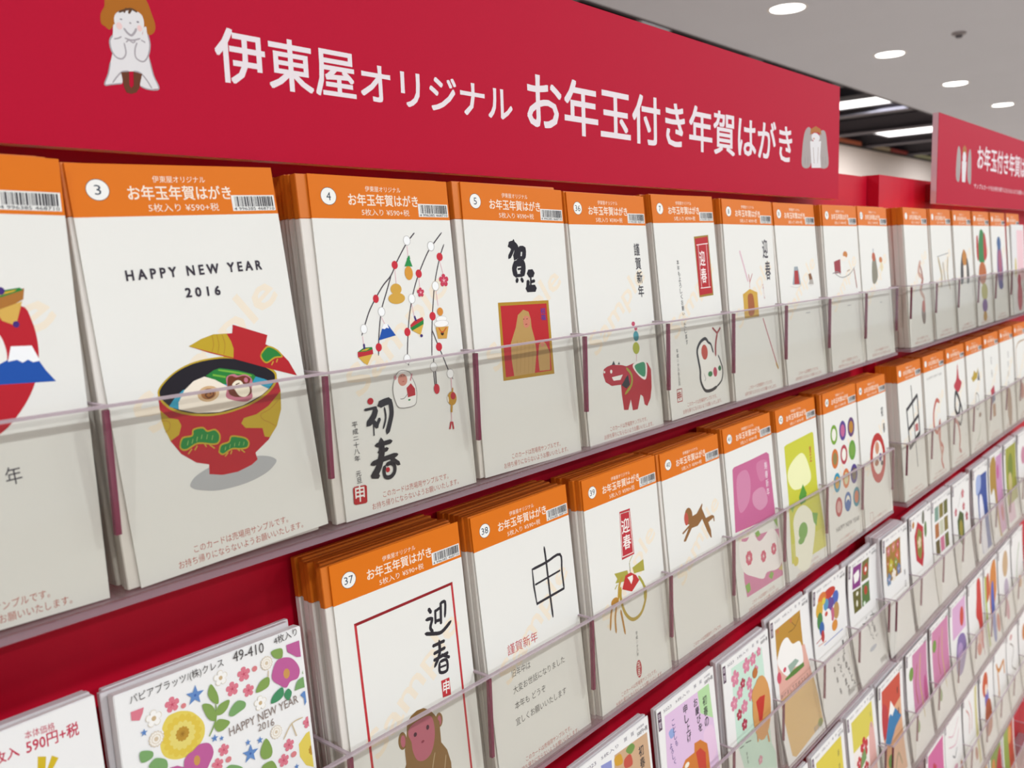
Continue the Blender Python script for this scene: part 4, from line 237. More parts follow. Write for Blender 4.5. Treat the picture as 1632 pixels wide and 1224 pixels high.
POSE={'2':(0.0,0.0576,0.3609,-0.1321,0.071,0.018),'3':(0.0,0.1705,0.3603,-0.1338,0.109,-0.031),'4':(0.0,0.2824,0.361,-0.1335,0.082,0.003),'5':(0.0,0.3912,0.3618,-0.1332,0.078,0.019),'36':(0.0,0.5033,0.3629,-0.1353,0.092,0.006),'7':(0.0,0.6137,0.3614,-0.134,0.091,-0.009),'8':(0.0,0.7247,0.361,-0.1345,0.083,0.007),'9':(0.0,0.8358,0.3603,-0.1349,0.1,0.003),'10':(0.0,0.9484,0.3591,-0.1355,0.082,0.0),'11':(0.0,1.0564,0.3595,-0.1344,0.089,0.007),'37':(1.0,0.2809,0.3619,-0.3399,0.089,0.004),'38':(1.0,0.393,0.3606,-0.341,0.095,-0.004),'39':(1.0,0.5047,0.3586,-0.341,0.081,0.002),'40':(1.0,0.6183,0.3602,-0.3435,0.091,-0.001),'41':(1.0,0.7282,0.3586,-0.3413,0.098,-0.008),'42':(1.0,0.8379,0.3582,-0.3411,0.095,-0.004),'43':(1.0,0.9474,0.358,-0.3399,0.07,0.003),'44':(1.0,1.0571,0.3575,-0.342,0.085,0.005),'floral':(1.0,0.1595,0.3628,-0.3446,0.106,0.021),'590':(1.0,0.0541,0.362,-0.3395,0.09,-0.003),'syo':(2.0,0.6082,0.3618,-0.5421,0.086,-0.01),'cherry':(2.0,0.7204,0.3612,-0.5445,0.077,-0.006),'gold':(2.0,0.8419,0.3583,-0.5448,0.145,-0.001),'wreath':(2.0,0.946,0.3583,-0.5442,0.122,0.006),'four':(2.0,1.0584,0.3569,-0.5464,0.13,-0.006),'tan':(2.0,0.4967,0.3623,-0.5424,0.094,-0.003)}
Z = lambda z: EYE+z
RNG = random.Random(7)
# ---------------- the room ----------------
def struct(name, bl, m, bevel=0, kind='structure'): return tag(link(name, boxes(name, bl, m, bevel)), kind=kind)
ceil_m = mat('#c6cad6', .8, .1, .02, 3); dark_m = mat('#15121a', .9, .05); beam_m = mat('#5f5b62', .7, .2)
struct('floor', [(-6, 26, -5, 9, -.05, 0)], mat('#b9aa9a', .45, .3, .06, 4))
struct('ceiling', [(-6, 26, -5, 2.69, Z(1.25), Z(1.33))], ceil_m)
struct('trim_1', [(-6, 26, 2.69, 2.72, Z(1.25), Z(2.3))], mat('#4a464c', .8, .1))
struct('ceiling_open', [(-6, 26, 2.72, 9, Z(2.45), Z(2.5))], dark_m)
struct('wall_back', [(-6, 26, 6.0, 6.12, 0, Z(1.76))], mat('#d6c6bc', .8, .1, .02, 2))
struct('trim_2', [(-6, 26, 5.96, 6.14, Z(1.76), Z(1.80))], mat('#3a3636', .6, .2))
struct('wall_rear', [(-6, 26, 9, 9.1, 0, Z(2.5))], dark_m)
struct('wall_left', [(-6.1, -6, -5, 9, 0, Z(2.5))], mat('#c4bcb8', .8, .1))
struct('wall_right', [(26, 26.1, -5, 9, 0, Z(2.5))], mat('#c8bfba', .8, .1))
for i, (x0, col_) in enumerate(((15.6, '#c26a4a'), (17.2, '#b9a88a'), (18.6, '#a84a44'), (20.1, '#c9c9a0'), (21.5, '#d8d4d0'))):
    tag(link('cornice_strip', boxes('cornice_strip', [(x0, x0+1.3, 5.93, 5.96, Z(1.80), Z(1.86))], mat(col_))), ['short orange strip at the left end of the rail on the far beige wall', 'tan strip next to the orange one on the far wall rail', 'dark red strip in the middle of the far wall rail', 'pale green strip on the far wall rail', 'white strip at the right end of the far wall rail'][i], 'rail strip', 'strips on the far wall rail')
beamx = [4.3, 5.2, 8.2, 10.3, 12.9, 15.0, 17.2, 19.6]
for i, x in enumerate(beamx):
    tag(link('ceiling_beam', boxes('ceiling_beam', [(x, x+.16, 2.72, 8.9, Z(1.80), Z(2.02)), (x-.06, x+.22, 2.72, 8.9, Z(1.79), Z(1.81))], beam_m)), kind='structure')
PAN = [(6.42, 6.85, 3.55, 4.02, 'square white ceiling light panel above the top edge of the near red sign'), (11.9, 12.55, 3.95, 4.85, 'bright ceiling light panel beside the right end of the near red sign'), (15.45, 16.45, 3.9, 5.3, 'long ceiling light panel left of the far red sign'), (19.9, 20.9, 3.9, 5.3, 'far ceiling light panel hidden partly by the far red sign')]
for x0, x1, y0, y1, lb in PAN[:3]:
    t = thing('ceiling_light_panel', lb, 'ceiling light', (x0, y0, Z(1.84)), group='light panels in the dark ceiling')
    link('frame', boxes('frame', [(-.03, x1-x0+.03, -.03, 0, 0, .06), (-.03, x1-x0+.03, y1-y0, y1-y0+.03, 0, .06), (-.03, 0, 0, y1-y0, 0, .06), (x1-x0, x1-x0+.03, 0, y1-y0, 0, .06)], mat('#8a8a90')), t)
    link('diffuser', boxes('diffuser', [(0, x1-x0, 0, y1-y0, .01, .05)], emis('#ffffff', 2.4)), t)
    link('hanger', boxes('hanger', [(.1, .12, .1, .12, .05, .61), (x1-x0-.12, x1-x0-.1, y1-y0-.12, y1-y0-.1, .05, .61)], mat('#3a383c')), t)
ring_me = lathe('trim_ring', [(.087, .012), (.087, 0), (.1, -.003), (.104, 0), (.104, .01)], mat('#d8d6d6', .5), 32, False)
disc_me = lathe('lens', [(.088, .0), (.086, -.002), (.0001, -.002)], emis('#fffdf8', 6.), 32, False)
vis = {4.73: 'nearest', 6.37: 'second', 7.96: 'third', 9.57: 'fourth'}
for x in (4.73, 6.37, 7.96, 9.57):
    t = thing('downlight', {4.73: 'largest round downlight in the white ceiling, cut close to the top of the picture', 6.37: 'round white downlight below and right of the largest one', 7.96: 'round downlight third along the ceiling row, above the far red sign', 9.57: 'smallest round downlight at the far end of the ceiling row'}[x], 'downlight', (x, 2.06, Z(1.25)), group='downlights in a row in the white ceiling')
    link('trim_ring', ring_me, t); link('lens', disc_me, t)
for (x, y), lb in (((6.07, 1.56), 'small grey smoke detector on the white ceiling between two downlights'), ((9.1, 1.55), 'small grey smoke detector at the right edge of the ceiling')):
    t = thing('smoke_detector', lb, 'smoke detector', (x, y, Z(1.25)), group='smoke detectors on the ceiling')
    link('base', lathe('base', [(.04, 0), (.04, -.01), (.034, -.014), (.0001, -.02)], mat('#8f8a8e'), 24, False), t); link('sensor', lathe('sensor', [(.022, -.014), (.018, -.03), (.0001, -.032)], mat('#55525a'), 24, False), t)
# ---------------- rack ----------------
P_ = .110; X0 = .16206; PZ = .2036
ZR = [-.0529-PZ*k for k in range(6)]; ZB = [-.1375-PZ*k for k in range(6)]
RED = mat('#c20a2a', .55, .18, .05, 900); REDS = mat('#b90a30', .6, .12, .045, 700)
def sign(name, label, x0, x1, y, z0, z1, art, ox):
    t = thing(name, label, 'sign', (x0, y, Z(z0)))
    link('board', boxes('board', [(0, x1-x0, .0006, .008, 0, z1-z0)], mat('#d9b4bc', .6)), t)
    link('red_face', boxes('red_face', [(0.0005, x1-x0-.0003, 0, .0006, 0, z1-z0)], REDS), t)
    link('bracket', boxes('bracket', [(.05, .08, .008, (.412 if x0 < 0 else .397)-y, .005, .03), (x1-x0-.1, x1-x0-.07, .008, (.412 if x0 < 0 else .397)-y, .005, .03)], mat('#9a1226')), t)
    mid = 600 if art == 'sign' else 9e9; em = [q for q in ART[art] if q[0] not in 'tv']
    fx = lambda q: q[2] if q[0] == 'e' else q[-1][0]
    i = Ink(); i.draw([q for q in em if fx(q) < mid], False); p = i.build('emblem', t); i = Ink(); i.draw([q for q in em if fx(q) >= mid], False); p2 = i.build('emblem', t); i = Ink(.05); i.draw(ART[art], True); q = i.build('lettering', t)
    for o in (p, p2, q):
        if o: o.location = (-x0, 0, -z0)
    if p and art == 'sign': clipz(p, .1755)
def clipz(o, z):
    bm = bmesh.new(); bm.from_mesh(o.data); bmesh.ops.bisect_plane(bm, geom=bm.verts[:]+bm.edges[:]+bm.faces[:], plane_co=(0, 0, z), plane_no=(0, 0, 1), clear_outer=True); bm.to_mesh(o.data); bm.free()
sign('red_sign_board', 'large red header sign with white Japanese lettering above the near card rack', -.62, 1.026, .385, .052, .1755, 'sign', 0)
sign('red_sign_board', 'distant red header sign with white end edge above the far card rack', 1.346, 2.3, .368, .0535, .1765, 'sign2', 0)
for (x0, x1, y, zt, lb) in ((-.62, 1.196, .412, .0866, 'tall red backing board behind the near card pockets'), (1.197, 2.6, .397, .0885, 'tall red backing board behind the far card pockets')):
    t = thing('backing_board', lb, 'display board', (x0, y, 0))
    link('panel', boxes('panel', [(0, x1-x0, 0, .022, .06, Z(zt))], RED), t)
    link('foot', boxes('foot', [(.1, .18, -.12, .16, 0, .06)], mat('#3a3438')), t); link('foot', boxes('foot', [(x1-x0-.18, x1-x0-.1, -.12, .16, 0, .06)], mat('#3a3438')), t)
def tray(lb, x0, cols, pitch, y0, yb, zr, zb, grp, near=True):
    t = thing('acrylic_card_tray', lb, 'card tray', (x0, y0, Z(zb)), group=grp); W = cols*pitch; H = zr-zb; D = yb-y0
    link('front_panel', boxes('front_panel', [(0, W, 0, .0024, .003, H-.0012)], ACR), t)
    link('rim', boxes('rim', [(0, W, 0, .0024, H-.0012, H)], ACR_RIM), t)
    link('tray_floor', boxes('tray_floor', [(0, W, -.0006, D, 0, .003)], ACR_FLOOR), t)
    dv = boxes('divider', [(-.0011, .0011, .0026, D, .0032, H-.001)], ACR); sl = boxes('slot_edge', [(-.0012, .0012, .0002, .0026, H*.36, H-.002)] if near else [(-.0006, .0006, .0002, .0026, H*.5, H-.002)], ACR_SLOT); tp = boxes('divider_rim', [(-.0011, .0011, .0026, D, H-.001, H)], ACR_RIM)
    for i in range(cols+1):
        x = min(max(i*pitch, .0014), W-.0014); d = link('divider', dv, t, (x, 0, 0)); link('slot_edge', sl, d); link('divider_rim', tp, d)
NR = ['top', 'second', 'third', 'fourth', 'fifth', 'lowest']
for k in range(4): tray(f'long clear acrylic card tray, {NR[k]} row of the near rack', X0-5*P_, 14, P_, .3556, .4118, ZR[k], ZB[k], 'acrylic trays on the near rack', k < 2)
for k in range(6): tray(f'clear acrylic card tray, {NR[k]} row of the far rack', 1.184 if k < 2 else 1.157, 10, .112 if k < 2 else .109, .349, .3968 if k < 2 or 1 else .39, ZR[k], ZB[k], 'acrylic trays on the far rack', False)
# ---------------- cards ----------------
W_, H_ = .0996, .180
PAPER = mat('#e9e7e0', .6, .25); OR = mat('#de730c', .5, .2); WP = mat('#edebea', .4, .4); EDGE = mat('#c9c0b6', .6, .2)
body_me = boxes('card_body', [(0, W_, 0, .0007, 0, H_-.0224)], PAPER); head_me = boxes('orange_header', [(0, W_, 0, .0007, H_-.0224, H_)], OR)
TK = .0033
pb_me = boxes('card_bundle', [(0, W_, 0, TK, 0, H_-.0224)], mat('#e6dfd6', .35, .4), .0003); ph_me = boxes('orange_header', [(0, W_, -.00005, TK+.00005, H_-.0224, H_)], mat('#d8741e', .35, .4), .0003)
wb_me = boxes('card_bundle', [(0, .1, 0, TK, 0, .16)], mat('#d8d2d2', .3, .4), .0003)
def ink_me(fn, base=.03):
    i = Ink(base); fn(i); return mesh('print', i.v, i.f, i.m, i.mi)
def hl(i):
    c = '#f6e3d0'
    i.text(c, 37, 172.2, 62.6, 172.2, 3., '伊東屋オリジナル'); i.text(c, 24.8, 164.6, 75, 164.6, 6.3, 'お年玉年賀はがき', 1); i.text(c, 33, 159.4, 67.5, 159.4, 3.6, '5枚入り ¥590+税')
HL = ink_me(hl)
def bc(i):
    i.poly('#e9e7e2', [(74.8, 159.2), (98.6, 159.2), (98.6, 166.6), (74.8, 166.6)]); x = 76.5; r = random.Random(3)
    while x < 97: wd = r.choice((.25, .25, .5, .75)); i.poly('#2b2830', [(x, 161.2), (x+wd, 161.2), (x+wd, 166), (x, 166)]); x += wd+r.choice((.25, .3, .5))
    i.text('#2b2830', 75.6, 159.5, 97.8, 159.5, 1.4, '4 996385 468710')
BC = ink_me(bc)
def wmk(i): i.text('#efe2cd', 21, 59, 95, 113, 21, 'Sample', 1)
WM = ink_me(wmk, .01)
def nt_(i): i.text('#c8604e', 26.2, 7.2, 76.5, 7.2, 3.6, 'このカードは売場用サンプルです。'); i.text('#c8604e', 18, 2.3, 84.5, 2.3, 3.6, 'お持ち帰りにならないようお願いいたします。')
NT = ink_me(nt_)
BG = ink_me(lambda i: (i.ell('#3a3036', 12, 169, 5.1, 4.6, 28), i.ell('#f2f0ea', 12, 169, 4.85, 4.35, 28)))
def badge_num(s):
    i = Ink(.06)
    w = 3.6 if len(s) == 1 else 6.2
    i.text('#2c3a4a', 12-w/2 if len(s) > 1 else 10.6, 166.9, 12+w/2 if len(s) > 1 else 13.4, 166.9, 4.2, s); return i
def packs(x, y, z, tilt, roll, n, lb, grp, orange=True, dy=.0012, tk=1.):
    for k in range(n):
        t = thing('postcard_pack', lb, 'postcard pack', (x+RNG.uniform(-.0022, .0012), y+dy+k*(TK*tk+.0004), Z(z)+RNG.uniform(-.0002, .0006)), (-tilt+.0015*k, roll*.5+RNG.uniform(-.007, .007), 0), group=grp)
        for nm, me in (('card_bundle', pb_me if orange else wb_me),)+((('orange_header', ph_me),) if orange else ()):
            o = link(nm, me, t); o.scale = (1, tk, 1)
def sample(key, pose, num, label, shapes=None, far=False):
    _, x, y, z, tilt, roll = pose
    t = thing('sample_card', label, 'sample card', (x+.0007, y, Z(z)), (-tilt, roll, 0))
    link('card_body', body_me, t); h = link('orange_header', head_me, t)
    b = link('number_badge', BG, h)
    if num: badge_num(num).build('numeral', b)
    link('header_lettering', HL, h); link('barcode_print', BC, h); link('watermark_lettering', WM, t)
    if key not in ('37',): link('notice_lettering', NT, t)
    sh = ART.get(key) if shapes is None else shapes
    if sh:
        i = Ink(.04); i.draw(sh, False); i.build('picture_print', t, (.3, 99.3, .3, 157)); d = i.d; i = Ink(d); i.draw(sh, True); i.build('lettering', t)
S3 = [
('2', '2', 'sample card with red ring, spinning top and blue mountain, cut by the left edge', 'mountain card'),
('3', '3', 'sample card with red soup bowl picture and HAPPY NEW YEAR 2016', 'soup bowl card'),
('4', '4', 'sample card with hanging branch ornaments and large brush writing', 'hanging ornaments card'),
('5', '5', 'sample card with gold framed red picture of two tan monkeys', 'gold framed monkeys card'),
('36', '36', 'sample card with red toy ox hanging from beads', 'red ox card'),
('7', '7', 'sample card with red banner and black outlined white monkey', 'red banner card'),
('8', '8', 'sample card with yellow wooden plaque on a pink arrow', 'yellow plaque card'),
('9', '8', 'sample card with tiny red figure and small brown figure', 'tiny figures card'),
('10', '9', 'sample card with curved grey line, red square and orange figure', 'curved line card'),
('11', '11', 'sample card with grey green standing figure, last in near top tray', 'grey green figure card')]
S4 = [
('37', '37', 'sample card with red square frame around a brown monkey with pink face', 'red framed monkey card'),
('38', '38', 'sample card with one thin black brushed character above red greeting', 'thin black character card'),
('39', '39', 'sample card with red stamp above a gold straw wreath', 'straw wreath card'),
('40', '40', 'sample card with running brown monkey on plain white', 'running monkey card'),
('41', '41', 'sample card with pink square and white blossom', 'pink blossom card'),
('42', '42', 'sample card with yellow green square and white pear shape', 'yellow green pear card'),
('43', '43', 'sample card with twelve small coloured ovals', 'coloured ovals card'),
('44', '44', 'sample card with red oval ring, last in near second tray', 'red oval ring card')]
for key, num, lb, sh in S3+S4:
    ps = POSE[key]; sample(key, ps, num, lb)
    n = {'2': 5, '3': 6, '4': 7, '37': 7, '38': 7}.get(key, 6)
    packs(ps[1]-(.003 if key in ('3', '4') else .0012), ps[2], ps[3], ps[4], ps[5], n, f'orange topped postcard pack stacked behind the {sh}', f'packs behind the {sh}', tk=1.22)
# plain white packs (rows two to six)
def white(key, name, label, pose, h, tk, art, head, n, grp, wd=.1, front='#edebe8', bend=0):
    _, x, y, z, tilt, roll = pose
    t = thing(name, label, 'postcard pack', (x, y, Z(z)), (-tilt, roll, 0))
    if bend:
        vs, fs = [], []; N = 10
        for j in range(N+1):
            v = h*j/N; yy = bend*(4*(j/N)*(1-j/N))
            vs += [(0, yy, v), (wd, yy, v), (0, yy+tk, v), (wd, yy+tk, v)]
        for j in range(N): a = 4*j; fs += [(a, a+1, a+5, a+4), (a+3, a+2, a+6, a+7), (a+2, a, a+4, a+6), (a+1, a+3, a+7, a+5)]
        fs += [(0, 2, 3, 1), (4*N, 4*N+1, 4*N+3, 4*N+2)]
        link('card_body', mesh('card_body', vs, fs, [mat(front, .35, .4)]), t)
    else: link('card_body', boxes('card_body', [(0, wd, 0, tk, 0, h)], mat(front, .35, .4), .0004), t)
    if head:
        hd = link('header_lettering', head, t)
        if bend: hd.data = head.copy()
    i = Ink(.05); i.draw(art, False); p = i.build('picture_print', t, (2, wd*1000-2, 2, h*1000-2)); d = i.d; i = Ink(d); i.draw(art, True); q = i.build('lettering', t)
    if bend:
        for o in (p, q, hd if head else None):
            if o:
                bm = bmesh.new(); bm.from_mesh(o.data)
                for j in range(1, 10): bmesh.ops.bisect_plane(bm, geom=bm.verts[:]+bm.edges[:]+bm.faces[:], plane_co=(0, 0, h*j/10), plane_no=(0, 0, 1))
                for v in bm.verts:
                    u = max(0, min(.9999, v.co.z/h))*10; a = int(u); g_ = lambda q: bend*4*(q/10)*(1-q/10); v.co.y += g_(a)*(1-u+a)+g_(a+1)*(u-a)
                bm.to_mesh(o.data); bm.free()
    if n: packs(x, y+tk, z, tilt, roll, n, f'white postcard pack stacked behind the {grp}', f'packs behind the {grp}', orange=False, dy=.0008+bend)
def h3(i):
    i.poly('#4a2c44', [(1.2, 140.5), (6.8, 140.5), (6.8, 156.8), (1.2, 156.8)]); i.vtext('#e8dce4', 4, 156, 4, 141.5, 4, '年賀')
    c = '#6a6070'; i.text(c, 11, 153, 24, 153, 2.8, '5023'); i.text(c, 31, 153, 55, 153, 3., '5枚入り'); i.text(c, 63, 153, 67.5, 153, 3.4, '賀'); i.text(c, 73, 153, 77.5, 153, 3.4, '賀')
    i.text(c, 82, 154.6, 93, 154.6, 2., '本体価格'); i.text('#4a4048', 82, 149.2, 97.5, 149.2, 3.8, '500円+税', 1)
H3 = ink_me(h3)
def bars(i, x=72, y=8):
    r = random.Random(5); xx = x
    while xx < x+20: wd = r.choice((.3, .6)); i.poly('#8a8480', [(xx, y), (xx+wd, y), (xx+wd, y+6), (xx, y+6)]); xx += wd+.6
H3B = ink_me(lambda i: (h3(i), bars(i)))
white('floral', 'greeting_card_pack', 'white greeting card pack covered in pastel flowers and green leaves', POSE['floral'], .160, .006, ART['floral'], None, 0, 'x')
packs(.1595+.0012, .3628+.006, -.3446, .106, .03, 2, 'white postcard pack stacked behind the pastel flower pack', 'packs behind the pastel flower pack', orange=False)
white('590', 'greeting_card_pack', 'white card pack with red price lettering at the lower left edge', POSE['590'], .160, .004, ART['590'], None, 2, 'red price pack')
for key, lb, n, sh, bend in (('tan', 'white framed card with tan picture, left of the pink and green monkey card', 2, 'tan picture card', 0), ('syo', 'card with orange monkey under black brush writing on pink and green', 1, 'orange monkey card', 0), ('cherry', 'card with pink blossoms and orange monkey in red scarf', 3, 'pink blossom monkey card', 0),
    ('gold', 'card with white animal on gold above an orange field', 1, 'gold field card', .004), ('wreath', 'card with colourful flower ring and black writing', 1, 'colourful ring card', .005), ('four', 'card with four small coloured squares, last in near third tray', 1, 'four squares card', .006)):
    white(key, 'greeting_card_pack', lb, POSE[key], .160, .0012, ART[key], H3B if key in ('gold', 'wreath', 'four') else H3, n, sh, bend=bend)
K_ = '#2e2a30'
def E(c, x, y, rx, ry): return ('e', c, x, y, rx, ry)
def PL(c, *p, sm=0): return ('p', c, sm, list(p))
def ST(c, w_, *p, cl=0): return ('s', c, w_, 1, cl, list(p))
def R_(c, x0, y0, x1, y1): return ('p', c, 0, [x0, y0, x1, y0, x1, y1, x0, y1])
def FL(c, x, y, r, n=5, cc='#f2d0d8'): return ('f', c, x, y, r, n, cc)
# near rack, fourth row
zz = ZB[3]+.0035
white('', 'greeting_card_pack', 'yellow card half cut by the bottom edge, left of the red flower card', (3, .9405, .359, zz, .1, 0), .160, .0012, [R_('#ecd84e', 12, 8, 90, 148), ('v', '#5a5040', 78, 140, 78, 70, 5, '謹賀新年', 0), E('#d8402e', 40, 60, 14, 14)], H3, 1, 'yellow card')
white('', 'greeting_card_pack', 'yellow topped card with red flowers, last in near fourth tray', (3, 1.0515, .359, zz, .1, 0), .160, .0012, [R_('#e8d85a', 14, 108, 88, 148), R_('#f2e8e0', 14, 8, 88, 108), PL('#f0b8b0', 62, 8, 88, 8, 88, 110, 70, 110, sm=1), FL('#cf3038', 50, 100, 14), FL('#cf3038', 30, 88, 9), FL('#cf3038', 52, 72, 9), PL('#7a9a60', 30, 76, 55, 84, 52, 100, 38, 92), PL('#5a8a6a', 28, 40, 42, 44, 40, 62, 30, 58), ('v', '#8a8078', 80, 140, 80, 110, 4, '迎春', 0)], H3, 3, 'red flower card')
# near rack: packs tucked under the frame's lower edge
zz = ZB[3]+.0035
white('', 'greeting_card_pack', 'sliver of yellow printed card at the very bottom of the picture', (3, .8305, .359, zz, .1, 0), .160, .0012, [R_('#e8d04a', 12, 8, 88, 148)], H3, 1, 'bottom sliver card')
# far rack, rows one and two: orange topped samples
def pose2(k, i, p0, pitch, y=.3535, tl=.085): return (k, p0+i*pitch+.006, y, ZB[k]+.0038, tl, RNG.uniform(-.006, .006))
F1 = [('sample card with pink and grey curved creature in the far top tray', 'curved creature card', [ST('#c8a090', 7, 60, 110, 50, 96, 66, 86, 54, 72, 68, 60, 62, 46), ST('#a05a50', 4, 58, 104, 66, 90, 60, 74), E('#8a7a74', 62, 40, 9, 14), E('#c86a5a', 64, 50, 7, 8)]),
('sample card with faint grey and tan strokes in the far top tray', 'faint strokes card', [ST('#b8a888', 7, 28, 112, 40, 88, 36, 72), ST('#b8a070', 4, 76, 112, 70, 86, 80, 66), ST('#c9bfb0', 8, 50, 104, 56, 78), ST('#a0a0a0', 1.2, 24, 114, 80, 118), ]),
('sample card with dark and orange doll shape in the far top tray', 'dark doll card', [PL('#4a4648', 26, 72, 30, 100, 44, 118, 46, 100, 40, 74, sm=1), PL('#d08a3a', 40, 110, 50, 122, 66, 112, 62, 98, 46, 98, sm=1), PL('#5a5450', 60, 72, 74, 74, 74, 98, 64, 108, sm=1), PL('#f0e6da', 42, 76, 60, 76, 62, 98, 44, 98)]),
('sample card with column of green, red, orange and purple ornaments', 'ornament column card', [PL('#3a8a4a', 22, 106, 60, 100, 66, 142, 40, 150, sm=1), PL('#c8383a', 58, 104, 78, 110, 74, 140, 62, 144, sm=1), PL('#c8383a', 14, 110, 24, 104, 26, 140, 16, 138, sm=1), E('#c8703a', 44, 82, 24, 18), E('#b8b04a', 50, 52, 20, 14), E('#7a5a94', 48, 30, 17, 11), E('#c89a4a', 46, 13, 12, 8)]),
('sample card with purple and blue feathered shape in the far top tray', 'purple shape card', [PL('#7a5a8a', 30, 70, 34, 110, 50, 132, 66, 112, 70, 74, 56, 52, 40, 54, sm=1), E('#4a6a9a', 50, 128, 14, 12), E('#b86a80', 52, 96, 12, 22), E('#5a5a9a', 52, 58, 16, 8)])]
for i, (lb, sh, art) in enumerate(F1):
    ps = pose2(0, i, 1.197 if i else 1.194, .1125); sample('', ps, '', lb, art); packs(ps[1]-.001, ps[2], ps[3], ps[4], ps[5], 4, f'orange topped postcard pack stacked behind the {sh}', f'packs behind the {sh}', tk=1.85)
ps = pose2(0, 5, 1.197, .1125); sample('', ps, '', 'sample card half hidden at the right end of the far top tray', [E('#c05a6a', 50, 60, 20, 40)])
white('', 'greeting_card_pack', 'white and pink card without orange header at the far top right edge', (0, 1.786, .3525, ZB[0]+.0038, .07, 0), .160, .0012, [R_('#f0c8cc', 40, 60, 92, 150), E('#c85a68', 52, 30, 20, 26), E('#e8d070', 26, 84, 6, 18), E('#c0304a', 50, 60, 14, 12)], None, 2, 'white and pink card')
F2 = [('sample card with bold black brush character in the far second tray', 'bold character card', [ST(K_, 5, 30, 118, 78, 132), ST(K_, 4, 30, 120, 34, 66), ST(K_, 4, 78, 132, 80, 80), ST(K_, 5, 34, 92, 78, 104), ST(K_, 6, 34, 66, 80, 80), ST(K_, 2.6, 54, 148, 62, 36), R_('#c86a6a', 62, 84, 74, 94)]),
('sample card with red curling dragon line in the far second tray', 'red dragon card', [ST('#d06a5a', 6., 66, 108, 52, 112, 36, 96, 36, 74, 52, 66, 64, 80, 60, 52, 72, 40, 62, 24, 70, 10), ST('#d89a88', 6, 54, 64, 60, 44, 66, 26), ('t', '#9a9490', 12, 146, 86, 146, 3.4, 'A HAPPY NEW YEAR', 0)]),
('sample card with red crest above black calligraphy rings', 'red crest card', [PL('#c83a4a', 34, 120, 50, 130, 60, 152, 64, 130, 78, 120, 56, 108, sm=1), ST(K_, 7, 40, 108, 34, 86, 50, 74, 62, 90, 50, 106, cl=1), ST(K_, 5, 60, 96, 72, 76, 60, 58, 48, 64), ST('#d08a80', 7, 28, 70, 46, 60, 52, 38, 46, 22, 56, 16), ('v', '#6a6668', 88, 90, 88, 20, 3, '平成二十八年', 0)]),
('sample card with gold crown shape and thin black ring', 'gold crown card', [PL('#c8a83a', 24, 120, 34, 112, 60, 116, 70, 132, 56, 124, 44, 130, 34, 122), PL('#6a6a6a', 60, 112, 76, 110, 72, 128), ST(K_, 1.6, 50, 92, 62, 84, 60, 68, 48, 66, 44, 80, cl=1), E('#8a6a5a', 66, 54, 8, 4), ST('#8a9a70', 2, 40, 14, 58, 26, 66, 40)]),
('sample card with small red and blue picture block in the far second tray', 'picture block card', [('v', '#8a8688', 46, 145, 46, 100, 8, '迎春', 0), PL('#c84a5a', 32, 84, 56, 90, 60, 76, 36, 70), PL('#4a5a8a', 34, 70, 58, 78, 60, 64, 40, 58), R_('#b8845a', 40, 36, 60, 58)]),
('sample card with brown oval at its foot in the far second tray', 'brown oval card', [('v', '#8a8688', 60, 140, 50, 70, 7, '謹賀新年', 0), E('#a88468', 52, 36, 18, 36)]),
('sample card with gold frame line at the right edge of the picture', 'gold line card', [ST('#b8884a', 2.4, 14, 60, 14, 136, 90, 146), E('#c06a5a', 50, 50, 16, 16)])]
for i, (lb, sh, art) in enumerate(F2):
    ps = pose2(1, i, 1.186, .1115); sample('', ps, '', lb, art); packs(ps[1]-.001, ps[2], ps[3], ps[4], ps[5], 4, f'orange topped postcard pack stacked behind the {sh}', f'packs behind the {sh}', tk=1.85)
